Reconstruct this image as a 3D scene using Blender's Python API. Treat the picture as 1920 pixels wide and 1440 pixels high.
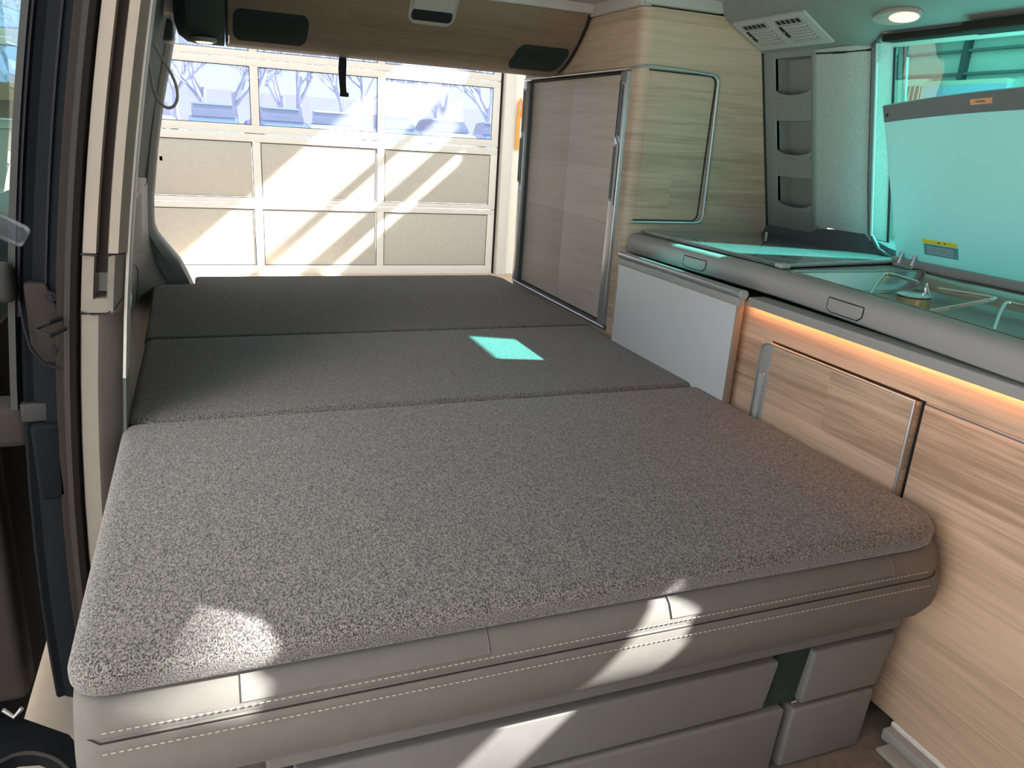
import bpy, bmesh, math, random
from mathutils import Vector, Matrix, noise
random.seed(7)
PI = math.pi
S = bpy.context.scene
for o in list(bpy.data.objects): bpy.data.objects.remove(o)
COL = S.collection

# ------------------------------------------------------------------ camera
def look(yaw, pitch, roll):
    f = Vector((math.sin(yaw)*math.cos(pitch), math.cos(yaw)*math.cos(pitch), -math.sin(pitch)))
    r = Vector((math.cos(yaw), -math.sin(yaw), 0)); d = f.cross(r)
    c, s = math.cos(roll), math.sin(roll)
    r2 = c*r + s*d; d2 = -s*r + c*d
    return Matrix((r2, -d2, -f)).transposed()
cd = bpy.data.cameras.new('camera'); cam = bpy.data.objects.new('camera', cd); COL.objects.link(cam)
cam.matrix_world = Matrix.Translation((0, 0, .91)) @ look(.38876433, .31252851, -.06495901).to_4x4()
cd.sensor_width = 36; cd.lens = 27.0; cd.clip_start = .02; cd.clip_end = 300
S.camera = cam

# ------------------------------------------------------------------ world, sun, exposure
w = bpy.data.worlds.new('sky'); S.world = w; w.use_nodes = True
bg = w.node_tree.nodes['Background']
bg.inputs[0].default_value = (.74, .86, 1.0, 1); bg.inputs[1].default_value = 1.7
sd = bpy.data.lights.new('sun', 'SUN'); sun = bpy.data.objects.new('sun', sd); COL.objects.link(sun)
sd.energy = 27; sd.angle = math.radians(.6); sd.color = (1, .97, .93)
sun.rotation_euler = Vector((-1, .52, -.9)).to_track_quat('-Z', 'Y').to_euler()
sun.location = (4, -2, 4)
def area(name, loc, tgt, sx, sy, e, col):
    l = bpy.data.lights.new(name, 'AREA'); l.shape = 'RECTANGLE'; l.size = sx; l.size_y = sy; l.energy = e; l.color = col
    o = bpy.data.objects.new(name, l); COL.objects.link(o); o.location = loc
    o.rotation_euler = (Vector(tgt)-Vector(loc)).to_track_quat('-Z', 'Y').to_euler(); return o
area('workshop_fill', (-1.5, 4.8, 3.9), (-1.5, 4.8, 0), 1.5, 5, 50, (1, .93, .82))  # added fill lights with no known fittings, lifting the garage's ambient level
area('workshop_fill', (-2.4, -1.0, 3.9), (-1.6, 0.2, 0), 1.5, 5, 170, (1, .93, .84))
area('workshop_fill', (3.6, 1.2, 3.9), (3.2, 1.2, 0), 1.5, 5, 160, (.95, 1, 1))
S.view_settings.view_transform = 'Standard'; S.view_settings.look = 'None'
S.view_settings.gamma = 1; S.view_settings.use_curve_mapping = False
S.view_settings.exposure = 0.35

# ------------------------------------------------------------------ materials
def nm(name):
    m = bpy.data.materials.new(name); m.use_nodes = True
    return m, m.node_tree, m.node_tree.nodes['Principled BSDF']
def N(t, kind, **kw):
    n = t.nodes.new(kind)
    for k, v in kw.items(): setattr(n, k, v)
    return n
def setin(n, **kw):
    for k, v in kw.items(): n.inputs[k.replace('_', ' ')].default_value = v
def coords(t, scale):
    g = N(t, 'ShaderNodeNewGeometry'); m = N(t, 'ShaderNodeMapping'); m.inputs['Scale'].default_value = scale
    t.links.new(g.outputs['Position'], m.inputs['Vector']); return m.outputs['Vector']
def plain(name, c, rough=.5, metal=0, var=.035, sc=30, bump=0, bsc=400, spec=.5, coat=0):
    m, t, b = nm(name)
    v = coords(t, (1, 1, 1))
    n = N(t, 'ShaderNodeTexNoise'); setin(n, Scale=sc, Detail=3.0); t.links.new(v, n.inputs['Vector'])
    r = N(t, 'ShaderNodeValToRGB')
    r.color_ramp.elements[0].position = .3; r.color_ramp.elements[1].position = .7
    r.color_ramp.elements[0].color = [x*(1-var) for x in c]+[1]; r.color_ramp.elements[1].color = [min(1, x*(1+var)) for x in c]+[1]
    t.links.new(n.outputs['Fac'], r.inputs[0]); t.links.new(r.outputs[0], b.inputs['Base Color'])
    setin(b, Roughness=rough, Metallic=metal); b.inputs['Specular IOR Level'].default_value = spec
    b.inputs['Coat Weight'].default_value = coat
    if bump:
        n2 = N(t, 'ShaderNodeTexNoise'); setin(n2, Scale=bsc, Detail=2.0); t.links.new(v, n2.inputs['Vector'])
        bp = N(t, 'ShaderNodeBump'); setin(bp, Strength=bump, Distance=.001); t.links.new(n2.outputs['Fac'], bp.inputs['Height'])
        t.links.new(bp.outputs[0], b.inputs['Normal'])
    return m
def wood(name, light, dark, planks=.085, plen=.62, contrast=1.0):
    m, t, b = nm(name); L = t.links.new
    g = N(t, 'ShaderNodeNewGeometry'); s = N(t, 'ShaderNodeSeparateXYZ'); L(g.outputs['Position'], s.inputs[0])
    def M(op, a, bb=None, c=None):
        n = N(t, 'ShaderNodeMath', operation=op)
        for i, x in enumerate((a, bb, c)):
            if x is None: continue
            if isinstance(x, (int, float)): n.inputs[i].default_value = x
            else: L(x, n.inputs[i])
        return n.outputs[0]
    h = M('SUBTRACT', s.outputs['Y'], s.outputs['X'])
    row = M('FLOOR', M('DIVIDE', M('ADD', s.outputs['Z'], M('MULTIPLY', s.outputs['Y'], .0)), planks))
    wn = N(t, 'ShaderNodeTexWhiteNoise', noise_dimensions='1D'); L(row, wn.inputs['W'])
    seg = M('FLOOR', M('DIVIDE', M('ADD', h, M('MULTIPLY', wn.outputs['Value'], 3.7)), plen))
    cb = N(t, 'ShaderNodeCombineXYZ'); L(row, cb.inputs[0]); L(seg, cb.inputs[1])
    wn2 = N(t, 'ShaderNodeTexWhiteNoise', noise_dimensions='3D'); L(cb.outputs[0], wn2.inputs['Vector'])
    gv = N(t, 'ShaderNodeCombineXYZ'); L(M('MULTIPLY', h, 1.5), gv.inputs[0]); L(M('MULTIPLY', s.outputs['Z'], 34), gv.inputs[1]); L(M('MULTIPLY', wn2.outputs['Value'], 40), gv.inputs[2])
    n1 = N(t, 'ShaderNodeTexNoise'); setin(n1, Scale=1.6, Detail=7.0, Roughness=.62, Distortion=.9); L(gv.outputs[0], n1.inputs['Vector'])
    gf = N(t, 'ShaderNodeCombineXYZ'); L(M('MULTIPLY', h, 12), gf.inputs[0]); L(M('MULTIPLY', s.outputs['Z'], 420), gf.inputs[1]); L(M('MULTIPLY', wn2.outputs['Value'], 40), gf.inputs[2])
    n2 = N(t, 'ShaderNodeTexNoise'); setin(n2, Scale=1.0, Detail=3.0); L(gf.outputs[0], n2.inputs['Vector'])
    a = M('MULTIPLY_ADD', M('SUBTRACT', n1.outputs['Fac'], .5), 1.7*contrast, .5)
    a = M('ADD', a, M('MULTIPLY', M('SUBTRACT', n2.outputs['Fac'], .5), .55))
    a = M('ADD', a, M('MULTIPLY', M('SUBTRACT', wn2.outputs['Value'], .5), .55*contrast))
    r = N(t, 'ShaderNodeValToRGB'); r.color_ramp.elements[0].position = .05; r.color_ramp.elements[1].position = .85
    r.color_ramp.elements[0].color = dark+(1,); r.color_ramp.elements[1].color = light+(1,)
    e = r.color_ramp.elements.new(.45); e.color = tuple((x*.62+y*.38) for x, y in zip(light, dark))+(1,)
    L(a, r.inputs[0]); L(r.outputs[0], b.inputs['Base Color']); setin(b, Roughness=.5)
    bp = N(t, 'ShaderNodeBump'); setin(bp, Strength=.12, Distance=.001); L(n2.outputs['Fac'], bp.inputs['Height']); L(bp.outputs[0], b.inputs['Normal'])
    return m
def fabric(name, c0, c1, sc=620, bump=.7):
    m, t, b = nm(name); L = t.links.new
    v = coords(t, (1, 1, 1)); v2 = coords(t, (1.0, .45, 1.0)); v3 = coords(t, (1, 1, 1))
    n = N(t, 'ShaderNodeTexNoise'); setin(n, Scale=sc, Detail=3.0, Roughness=.7); L(v2, n.inputs['Vector'])
    vo = N(t, 'ShaderNodeTexNoise'); setin(vo, Scale=sc*2.1, Detail=2.0); L(v, vo.inputs['Vector'])
    mx = N(t, 'ShaderNodeMath', operation='MULTIPLY_ADD'); L(n.outputs['Fac'], mx.inputs[0]); mx.inputs[1].default_value = .65
    ml = N(t, 'ShaderNodeMath', operation='MULTIPLY'); L(vo.outputs['Fac'], ml.inputs[0]); ml.inputs[1].default_value = .35; L(ml.outputs[0], mx.inputs[2])
    r = N(t, 'ShaderNodeValToRGB'); r.color_ramp.elements[0].position = .42; r.color_ramp.elements[1].position = .60
    r.color_ramp.elements[0].color = c0+(1,); r.color_ramp.elements[1].color = c1+(1,)
    L(mx.outputs[0], r.inputs[0]); L(r.outputs[0], b.inputs['Base Color']); setin(b, Roughness=.95)
    b.inputs['Specular IOR Level'].default_value = .1; b.inputs['Sheen Weight'].default_value = .25
    bp = N(t, 'ShaderNodeBump'); setin(bp, Strength=bump, Distance=.0015); L(mx.outputs[0], bp.inputs['Height']); L(bp.outputs[0], b.inputs['Normal'])
    return m
def pane(name, tint, refl=.06, haze=0.0, hazecol=(.8, .8, .8)):
    m, t, b = nm(name); L = t.links.new; t.nodes.remove(b); out = [n for n in t.nodes if n.type == 'OUTPUT_MATERIAL'][0]
    tr = N(t, 'ShaderNodeBsdfTransparent'); tr.inputs[0].default_value = tint+(1,)
    gl = N(t, 'ShaderNodeBsdfGlossy'); gl.inputs['Roughness'].default_value = .01
    fr = N(t, 'ShaderNodeFresnel'); fr.inputs[0].default_value = 1.5
    fm = N(t, 'ShaderNodeMath', operation='MULTIPLY'); L(fr.outputs[0], fm.inputs[0]); fm.inputs[1].default_value = .4
    mx = N(t, 'ShaderNodeMixShader'); L(fm.outputs[0], mx.inputs[0]); L(tr.outputs[0], mx.inputs[1]); L(gl.outputs[0], mx.inputs[2])
    if haze:
        df = N(t, 'ShaderNodeBsdfDiffuse'); df.inputs[0].default_value = hazecol+(1,)
        m2 = N(t, 'ShaderNodeMixShader'); m2.inputs[0].default_value = haze; L(mx.outputs[0], m2.inputs[1]); L(df.outputs[0], m2.inputs[2]); mx = m2
    L(mx.outputs[0], out.inputs[0]); return m
def frosted(name, c, tr=.5, rough=.25):
    m, t, b = nm(name); L = t.links.new; out = [n for n in t.nodes if n.type == 'OUTPUT_MATERIAL'][0]
    b.inputs['Base Color'].default_value = c+(1,); b.inputs['Roughness'].default_value = rough
    tl = N(t, 'ShaderNodeBsdfTranslucent'); tl.inputs[0].default_value = c+(1,)
    mx = N(t, 'ShaderNodeMixShader'); mx.inputs[0].default_value = tr; L(b.outputs[0], mx.inputs[1]); L(tl.outputs[0], mx.inputs[2]); L(mx.outputs[0], out.inputs[0])
    return m
def emit(name, c, s):
    m, t, b = nm(name); b.inputs['Base Color'].default_value = c+(1,); b.inputs['Emission Color'].default_value = c+(1,); b.inputs['Emission Strength'].default_value = s
    return m

W_CAB = wood('washed_oak', (.76, .53, .37), (.40, .26, .17), planks=.11, plen=2.3, contrast=.95)
W_TALL = wood('washed_oak_tall', (.55, .44, .33), (.30, .225, .16), planks=.075, plen=1.6, contrast=.8)
W_TAMB = wood('oak_tambour', (.66, .57, .49), (.44, .37, .31), planks=.14, plen=2, contrast=.55)
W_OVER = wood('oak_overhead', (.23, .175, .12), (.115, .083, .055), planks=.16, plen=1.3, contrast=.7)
F_BED = fabric('heather_grey_cloth', (.013, .013, .015), (.275, .262, .246))
M_SEAT = plain('grey_upholstery', (.125, .118, .108), .75, bump=.25, bsc=900, spec=.3, var=.05)
M_SEATP = plain('grey_upholstery_dark', (.115, .11, .103), .75, bump=.25, bsc=900, spec=.3)
M_THREAD = plain('thread', (.42, .38, .33), .8)
M_BASE = plain('grey_drawer_vinyl', (.145, .142, .133), .62, bump=.2, bsc=1500, spec=.4)
M_DARK = plain('black_gap', (.006, .008, .009), .7)
M_GREEN = plain('black_green_felt', (.010, .022, .021), .9)
M_ALU = plain('brushed_aluminium', (.55, .56, .57), .32, metal=.75, var=.04)
M_CHROME = plain('chrome', (.8, .8, .8), .12, metal=1)
M_GREYP = plain('grey_plastic', (.34, .33, .31), .45, var=.015, bump=.08, bsc=1200)
M_GREYL = plain('light_grey_plastic', (.40, .40, .38), .5, var=.02, bump=.1, bsc=1200)
M_TABLE = plain('grey_white_laminate', (.60, .615, .61), .42, var=.012)
M_TRIM = plain('taupe_trim_plastic', (.225, .20, .168), .55, bump=.15, bsc=1500)
M_TRIM2 = plain('taupe_lower_trim', (.165, .148, .130), .6, bump=.15, bsc=1500)
M_SLOT = plain('brown_black_rubber', (.020, .016, .014), .7, spec=.15)
M_SEAL = plain('rubber_seal', (.014, .012, .011), .5, spec=.2)
M_BODY = plain('black_body_paint', (.006, .007, .009), .65, spec=.05)
M_BODY2 = plain('grey_body_edge', (.014, .014, .017), .65, spec=.1)
M_PANEL = plain('dark_slate_plastic', (.065, .082, .088), .5, bump=.15, bsc=1500)
M_PANEL2 = plain('slate_plastic', (.15, .175, .18), .5, bump=.15, bsc=1500)
M_PANEL3 = plain('deep_slate_plastic', (.085, .103, .108), .5, bump=.15, bsc=1500)
M_BLIND = plain('pine_green_grey_blind', (.055, .082, .078), .8, bump=.1)
M_HEAD = fabric('teal_lit_felt', (.27, .33, .31), (.44, .50, .47), sc=600, bump=.2)  # teal cast of the window light put into the neutral grey felt
M_POCK = plain('teal_lit_shelf_plastic', (.19, .215, .20), .5)  # greenish tone imitates tinted window light on the grey pockets
M_STEEL = plain('stainless_steel', (.62, .61, .58), .2, metal=1, var=.05, sc=8)
M_BRASS = plain('brass_burner', (.62, .46, .24), .3, metal=.9)
M_WIRE = plain('steel_wire', (.75, .73, .68), .15, metal=1)
M_SINK = plain('smoked_glass_lid', (.16, .19, .19), .07, coat=.6)
M_WHITE = plain('white_paint', (.80, .76, .68), .6, var=.02)
M_DOORP = plain('cream_foam_panel', (.41, .385, .34), .6, bump=.15, bsc=60, var=.04)
M_DOORF = plain('white_door_frame', (.60, .585, .55), .5, var=.02)
M_CONC = plain('beige_concrete', (.52, .42, .32), .85, var=.08, sc=12, bump=.2, bsc=80)
M_FLOOR = plain('brown_van_floor', (.14, .115, .095), .6, var=.2, sc=60)
M_WALL = plain('workshop_wall', (.62, .63, .60), .8, var=.03, sc=4)
M_CEIL = plain('headliner', (.42, .41, .38), .9)
M_GLASS = pane('green_privacy_glass', (.15, .76, .69))
M_GLASS2 = pane('green_door_glass', (.45, .80, .72))
M_ACR = pane('hazy_door_window', (.78, .84, 1.0), haze=.17, hazecol=(.62, .66, .88))
M_LID = frosted('frosted_lid_glass', (.46, .68, .68), .20)
M_LED = emit('led_warm', (1, .38, .11), 13)
M_LAMP = emit('lamp_warm', (1, .74, .52), 1.2)
M_LAMP2 = emit('lamp_lit', (1, .66, .42), 1.1)
M_YEL = plain('yellow_print', (.85, .78, .05), .5)
M_BLUEG = plain('blue_green_print', (.10, .38, .42), .5)
M_ORANGE = plain('orange_plastic', (.90, .33, .04), .5)
M_STRAP = plain('black_webbing', (.012, .013, .016), .8)
M_CORD = plain('grey_cord', (.40, .36, .34), .6)
M_BARK = plain('bark', (.16, .15, .17), .9)
M_SNOW = plain('pale_snowy_ground', (.75, .78, .82), .9)
M_CARB = plain('blue_car_paint', (.06, .12, .25), .3, coat=.6)
M_CARW = plain('pale_car_paint', (.32, .38, .5), .3, coat=.6)
M_CARG = plain('car_glass', (.03, .04, .05), .1)
M_TYRE = plain('tyre', (.02, .02, .02), .8)
M_SKYP = plain('pale_blue_panel', (.50, .68, .95), .4)
M_YARD = plain('pale_yard_paving', (.50, .49, .47), .9)
M_RODG = plain('dull_grey_metal', (.20, .20, .23), .35, metal=.5)
M_DGREY = plain('dark_taupe_plastic', (.030, .027, .025), .7, spec=.1)
M_VAL = plain('teal_lit_valance_plastic', (.20, .225, .21), .5, bump=.1, bsc=1200)  # teal-grey carries the window's green light in its own colour
M_SHELFW = plain('brown_shelf_board', (.20, .12, .06), .7)
M_CLEAR = pane('clear_plastic', (.62, .70, .78), haze=.05, hazecol=(.7, .75, .8))
M_TINTB = plain('copper_print', (.75, .36, .18), .4)

# ------------------------------------------------------------------ mesh helpers
class G:
    def __init__(s): s.bm = bmesh.new()
    def box(s, x0, x1, y0, y1, z0, z1, bev=0, seg=3):
        t = bmesh.new(); bmesh.ops.create_cube(t, size=1)
        for v in t.verts: v.co = Vector(((x0+x1)/2+v.co.x*(x1-x0), (y0+y1)/2+v.co.y*(y1-y0), (z0+z1)/2+v.co.z*(z1-z0)))
        if bev: bmesh.ops.bevel(t, geom=t.edges[:], offset=bev, segments=seg, profile=.5, affect='EDGES')
        return s._add(t)
    def _add(s, t, mat=None):
        if mat: bmesh.ops.transform(t, matrix=mat, verts=t.verts)
        me = bpy.data.meshes.new('tmp'); t.to_mesh(me); t.free(); s.bm.from_mesh(me); bpy.data.meshes.remove(me); return s
    def prism(s, pts, off, bev=0, seg=3, caponly=False):
        """pts: list of 3D points (planar loop); off: extrusion vector"""
        t = bmesh.new(); off = Vector(off)
        a = [t.verts.new(p) for p in pts]; b = [t.verts.new(Vector(p)+off) for p in pts]; n = len(pts)
        t.faces.new(a); t.faces.new(b[::-1])
        for i in range(n): t.faces.new((a[i], b[i], b[(i+1) % n], a[(i+1) % n]))
        bmesh.ops.recalc_face_normals(t, faces=t.faces)
        if bev:
            ed = t.edges[:]
            if caponly: ed = [e for e in t.edges if (e.verts[0] in a and e.verts[1] in a) or (e.verts[0] in b and e.verts[1] in b)]
            bmesh.ops.bevel(t, geom=ed, offset=bev, segments=seg, profile=.5, affect='EDGES')
        return s._add(t)
    def tube(s, pts, r, n=8, closed=False):
        pts = [Vector(p) for p in pts]; m = len(pts); t = bmesh.new(); rings = []
        up = None
        for i, p in enumerate(pts):
            a = pts[i-1] if (i or closed) else p; b = pts[(i+1) % m] if (i < m-1 or closed) else p
            d = (b-a).normalized()
            if up is None: up = d.orthogonal().normalized()
            up = (up-d*up.dot(d))
            up = up.normalized() if up.length > 1e-6 else d.orthogonal().normalized()
            sd_ = d.cross(up)
            rr = r[i] if isinstance(r, (list, tuple)) else r
            rings.append([t.verts.new(p+up*math.cos(2*PI*k/n)*rr+sd_*math.sin(2*PI*k/n)*rr) for k in range(n)])
        for i in range(m if closed else m-1):
            A, B = rings[i], rings[(i+1) % m]
            for k in range(n): t.faces.new((A[k], A[(k+1) % n], B[(k+1) % n], B[k]))
        if not closed: t.faces.new(rings[0][::-1]); t.faces.new(rings[-1])
        bmesh.ops.recalc_face_normals(t, faces=t.faces)
        return s._add(t)
    def sweep(s, rows, cap=True):
        """rows: list of equal length closed loops of 3D points, skinned one to the next"""
        t = bmesh.new(); R = [[t.verts.new(p) for p in r] for r in rows]; n = len(rows[0])
        for A, B in zip(R, R[1:]):
            for k in range(n): t.faces.new((A[k], A[(k+1) % n], B[(k+1) % n], B[k]))
        if cap: t.faces.new(R[0][::-1]); t.faces.new(R[-1])
        bmesh.ops.recalc_face_normals(t, faces=t.faces)
        return s._add(t)
    def sheet(s, rows, thick=None):
        """open grid of points; thick = offset vector gives it a back"""
        t = bmesh.new(); R = [[t.verts.new(p) for p in r] for r in rows]
        for A, B in zip(R, R[1:]):
            for k in range(len(A)-1): t.faces.new((A[k], A[k+1], B[k+1], B[k]))
        if thick:
            th = Vector(thick); Q = [[t.verts.new(Vector(p)+th) for p in r] for r in rows]
            for A, B in zip(Q, Q[1:]):
                for k in range(len(A)-1): t.faces.new((A[k], B[k], B[k+1], A[k+1]))
            def side(a, b):
                for i in range(len(a)-1): t.faces.new((a[i], a[i+1], b[i+1], b[i]))
            side(R[0], Q[0]); side(R[-1], Q[-1]); side([r[0] for r in R], [r[0] for r in Q]); side([r[-1] for r in R], [r[-1] for r in Q])
            bmesh.ops.recalc_face_normals(t, faces=t.faces)
        return s._add(t)
    def lathe(s, c, prof, n=24, axis='Z'):
        c = Vector(c); rows = []
        for r, h in prof:
            L = []
            for k in range(n):
                a = 2*PI*k/n
                v = {'Z': Vector((math.cos(a)*r, math.sin(a)*r, h)), 'Y': Vector((math.cos(a)*r, h, math.sin(a)*r)), 'X': Vector((h, math.cos(a)*r, math.sin(a)*r))}[axis]
                L.append(c+v)
            rows.append(L)
        return s.sweep(rows)
    def obj(s, name, mat, parent=None, smooth=True, label=None, kind=None):
        me = bpy.data.meshes.new(name)
        org = Vector((0, 0, 0)); p = parent
        while p is not None: org += p.location; p = p.parent
        if parent is None:
            cs = [v.co for v in s.bm.verts]
            org = Vector(((min(c.x for c in cs)+max(c.x for c in cs))/2, (min(c.y for c in cs)+max(c.y for c in cs))/2, min(c.z for c in cs)))
        for v in s.bm.verts: v.co -= org
        s.bm.to_mesh(me); s.bm.free(); me.materials.append(mat)
        if smooth:
            me.polygons.foreach_set('use_smooth', [True]*len(me.polygons))
            try: me.set_sharp_from_angle(angle=math.radians(38))
            except Exception: pass
        o = bpy.data.objects.new(name, me); COL.objects.link(o)
        if parent is None: o.location = org
        else: o.parent = parent
        if label: o['label'] = label
        if kind: o['kind'] = kind
        return o
def thing(name, label, cat, loc, group=None):
    o = bpy.data.objects.new(name, None); COL.objects.link(o); o.location = loc; o.empty_display_size = .1
    o['label'] = label; o['category'] = cat
    if group: o['group'] = group
    return o
def tag(o, label, cat, group=None):
    o['label'] = label; o['category'] = cat
    if group: o['group'] = group
    return o
def struct(name, loc):
    o = bpy.data.objects.new(name, None); COL.objects.link(o); o.location = loc; o['kind'] = 'structure'; return o
def arc(cx, cy, r, a0, a1, n=6):
    return [(cx+r*math.cos(math.radians(a0+(a1-a0)*i/n)), cy+r*math.sin(math.radians(a0+(a1-a0)*i/n))) for i in range(n+1)]
def rrect(x0, x1, y0, y1, r, n=5, rs=None):
    rs = rs or (r, r, r, r)   # bl, br, tr, tl
    return arc(x0+rs[0], y0+rs[0], rs[0], 180, 270, n)+arc(x1-rs[1], y0+rs[1], rs[1], 270, 360, n)+arc(x1-rs[2], y1-rs[2], rs[2], 0, 90, n)+arc(x0+rs[3], y1-rs[3], rs[3], 90, 180, n)
def onX(x, p): return [(x, a, b) for a, b in p]      # (y,z)
def onY(y, p): return [(a, y, b) for a, b in p]      # (x,z)
def interp(tab, z):
    tab = sorted(tab)
    if z <= tab[0][0]: (a, b), (c, d) = tab[0], tab[1]
    elif z >= tab[-1][0]: (a, b), (c, d) = tab[-2], tab[-1]
    else:
        for i in range(len(tab)-1):
            if tab[i][0] <= z <= tab[i+1][0]: (a, b), (c, d) = tab[i], tab[i+1]; break
    return b+(d-b)*(z-a)/(c-a)

# ================================================================== THE WORKSHOP AROUND THE VAN
GZ = -.45
G().box(-3.4, 6.1, -14, 7.9, GZ-.1, GZ).obj('floor', M_CONC, smooth=False, kind='structure')
G().box(-3.4, 6.1, -3.5, 7.6, 5.9, 6.0).obj('ceiling', M_WALL, smooth=False, kind='structure')
wlf = struct('wall_left', (-3.3, 0, GZ))
G().box(-3.4, -3.25, -6, 7.6, GZ, .1).obj('wall_panel', M_WALL, wlf, smooth=False)
G().box(-3.4, -3.25, -6, 7.6, 3.0, 5.9).obj('wall_panel', M_WALL, wlf, smooth=False)
G().box(-3.4, -3.25, 4.2, 7.6, .1, 3.0).obj('wall_panel', M_WALL, wlf, smooth=False)
for yy_ in (-6, -3.5, -1.0, 1.6): G().box(-3.36, -3.28, yy_, yy_+.08, .1, 3.0).obj('fill_opening_mullion', M_DOORF, wlf, smooth=False)  # invented wall opening, added to bring low side light onto the cabinets
# right wall; unseen high slots added and sized to cast the door's sun stripes
wr = struct('wall_right', (6, 0, GZ))
def wseg(y0, y1, z0, z1): G().box(6.0, 6.015, y0, y1, z0, z1).obj('wall_panel', M_WALL, wr, smooth=False)
XW = 3.7  # distance between the door's X=2.3 and the wall
Y_end, Y_beg = 7.4-.52*3.7, 7.4-.52*6.9
def zz(zd): return zd+.9*3.7
wseg(Y_end, 7.6, GZ, 5.9)
wseg(Y_beg, Y_end, GZ, zz(.60)); wseg(Y_beg, Y_end, zz(.70), zz(.93)); wseg(Y_beg, Y_end, zz(1.20), zz(1.34)); wseg(Y_beg, Y_end, zz(1.97), 5.9)
wseg(-.3, Y_beg, GZ, 5.9)
for i_, y_ in enumerate((4.45, 5.08, 5.75, 6.4, 7.05)):
    G().box(5.93, 6.0, y_, y_+.04, GZ, 3.9, .004).obj('wall_batten', M_PANEL, wr, smooth=False)
for z_ in (1.62, 1.80, 2.02): G().box(5.95, 6.0, 3.8, 7.6, z_, z_+.02).obj('wall_rib', M_PANEL2, wr, smooth=False)
G().box(5.90, 6.0, 3.8, 5.65, 1.90, 1.955, .004).obj('cable_duct', M_WHITE, wr)
w2 = struct('window_2', (5.95, 5.2, .9))
G().box(5.90, 5.999, 5.40, 5.85, .9, 1.60, .005).obj('window_frame', M_WHITE, w2)
G().box(5.885, 5.90, 5.42, 5.56, 1.30, 1.54).obj('window_pane', M_CARG, w2)
for k_ in range(3): G().box(5.878, 5.886, 5.42+.05*k_, 5.43+.05*k_, 1.30, 1.54).obj('glazing_bar', M_WHITE, w2)
G().box(5.90, 5.999, 4.62, 5.395, 1.535, 1.575, .003).obj('window_head', M_WHITE, w2)
G().box(5.90, 5.999, 4.62, 5.395, .9, 1.535).obj('bright_panel', M_SKYP, w2)
# back wall with the sectional door opening
wb = struct('wall_back', (0, 7.5, GZ))
G().box(2.74, 2.84, 7.32, 7.62, GZ, 3.2, .004).obj('door_jamb', M_DOORF, wb)
G().box(2.84, 6.1, 7.36, 7.62, GZ, 5.9).obj('wall_panel', M_WHITE, wb, smooth=False)
G().box(-3.4, 2.84, 7.4, 7.62, 3.25, 5.9).obj('wall_panel', M_WALL, wb, smooth=False)
G().box(-3.4, -2.86, 7.4, 7.62, GZ, 3.25).obj('wall_panel', M_WALL, wb, smooth=False)
# sectional door
gd = struct('door_1', (0, 7.4, GZ))
mull = [2.675, 1.56, .46, -.635, -1.73, -2.825]
rows = [(-.45, -.368, .14, 'p'), (.14, .235, .715, 'p'), (.715, .855, 1.33, 'w'), (1.33, 1.45, 1.93, 'w'), (1.93, 2.05, 2.53, 'p'), (2.53, 2.65, 3.15, 'p')]
for i, (zb, z0, z1, k) in enumerate(rows):
    zt = rows[i+1][0]+.0 if i < len(rows)-1 else 3.24
    mid = (zb+z0)/2 if i else None
    # rails: the joint between two sections is a real gap
    if i == 0: G().box(-2.86, 2.71, 7.38, 7.42, zb, z0, .002).obj('rail', M_DOORF, gd)
    else:
        G().box(-2.86, 2.71, 7.38, 7.42, zb, mid-.003, .002).obj('rail', M_DOORF, gd)
        G().box(-2.86, 2.71, 7.38, 7.42, mid+.003, z0, .002).obj('rail', M_DOORF, gd)
    for j, mx in enumerate(mull):
        hw = .034 if 0 < j < len(mull)-1 else .035
        G().box(mx-hw, mx+hw, 7.379, 7.42, z0, zt, .002).obj('stile', M_DOORF, gd)
    for j in range(len(mull)-1):
        x1, x0 = mull[j]-.034, mull[j+1]+.034
        if k == 'w':
            G().box(x0+.004, x1-.004, 7.396, 7.402, z0+.002, zt-.002).obj('window_pane', M_ACR, gd, smooth=False)
        else:
            G().box(x0+.006, x1-.006, 7.392, 7.41, z0+.006, zt-.006, .003).obj('door_panel', M_DOORP, gd)
        g = G()   # thin dark rubber bead round the opening
        g.box(x0, x1, 7.388, 7.391, zt-.006, zt); g.box(x0, x1, 7.388, 7.391, z0, z0+.005)
        g.box(x0, x0+.005, 7.388, 7.391, z0, zt); g.box(x1-.005, x1, 7.388, 7.391, z0, zt)
        g.obj('gasket', M_BODY2, gd, smooth=False)
G().box(2.712, 2.738, 7.40, 7.44, GZ, 3.24).obj('side_seal', M_SLOT, gd, smooth=False)
# orange strap on the wall beside the door
o = thing('wall_hook_strap', 'orange strap hanging from a hook on the white wall beside the sectional door', 'strap', (2.95, 7.3, .85))
g = G(); g.tube([(2.880, 7.33, 1.20), (2.900, 7.32, 1.25), (2.925, 7.33, 1.20), (2.915, 7.33, 1.08), (2.885, 7.33, 1.08)], .010, closed=True); g.obj('buckle_ring', M_ORANGE, o)
g = G(); g.box(2.872, 2.908, 7.322, 7.336, .78, 1.10, .004); g.obj('webbing', M_ORANGE, o)
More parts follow.
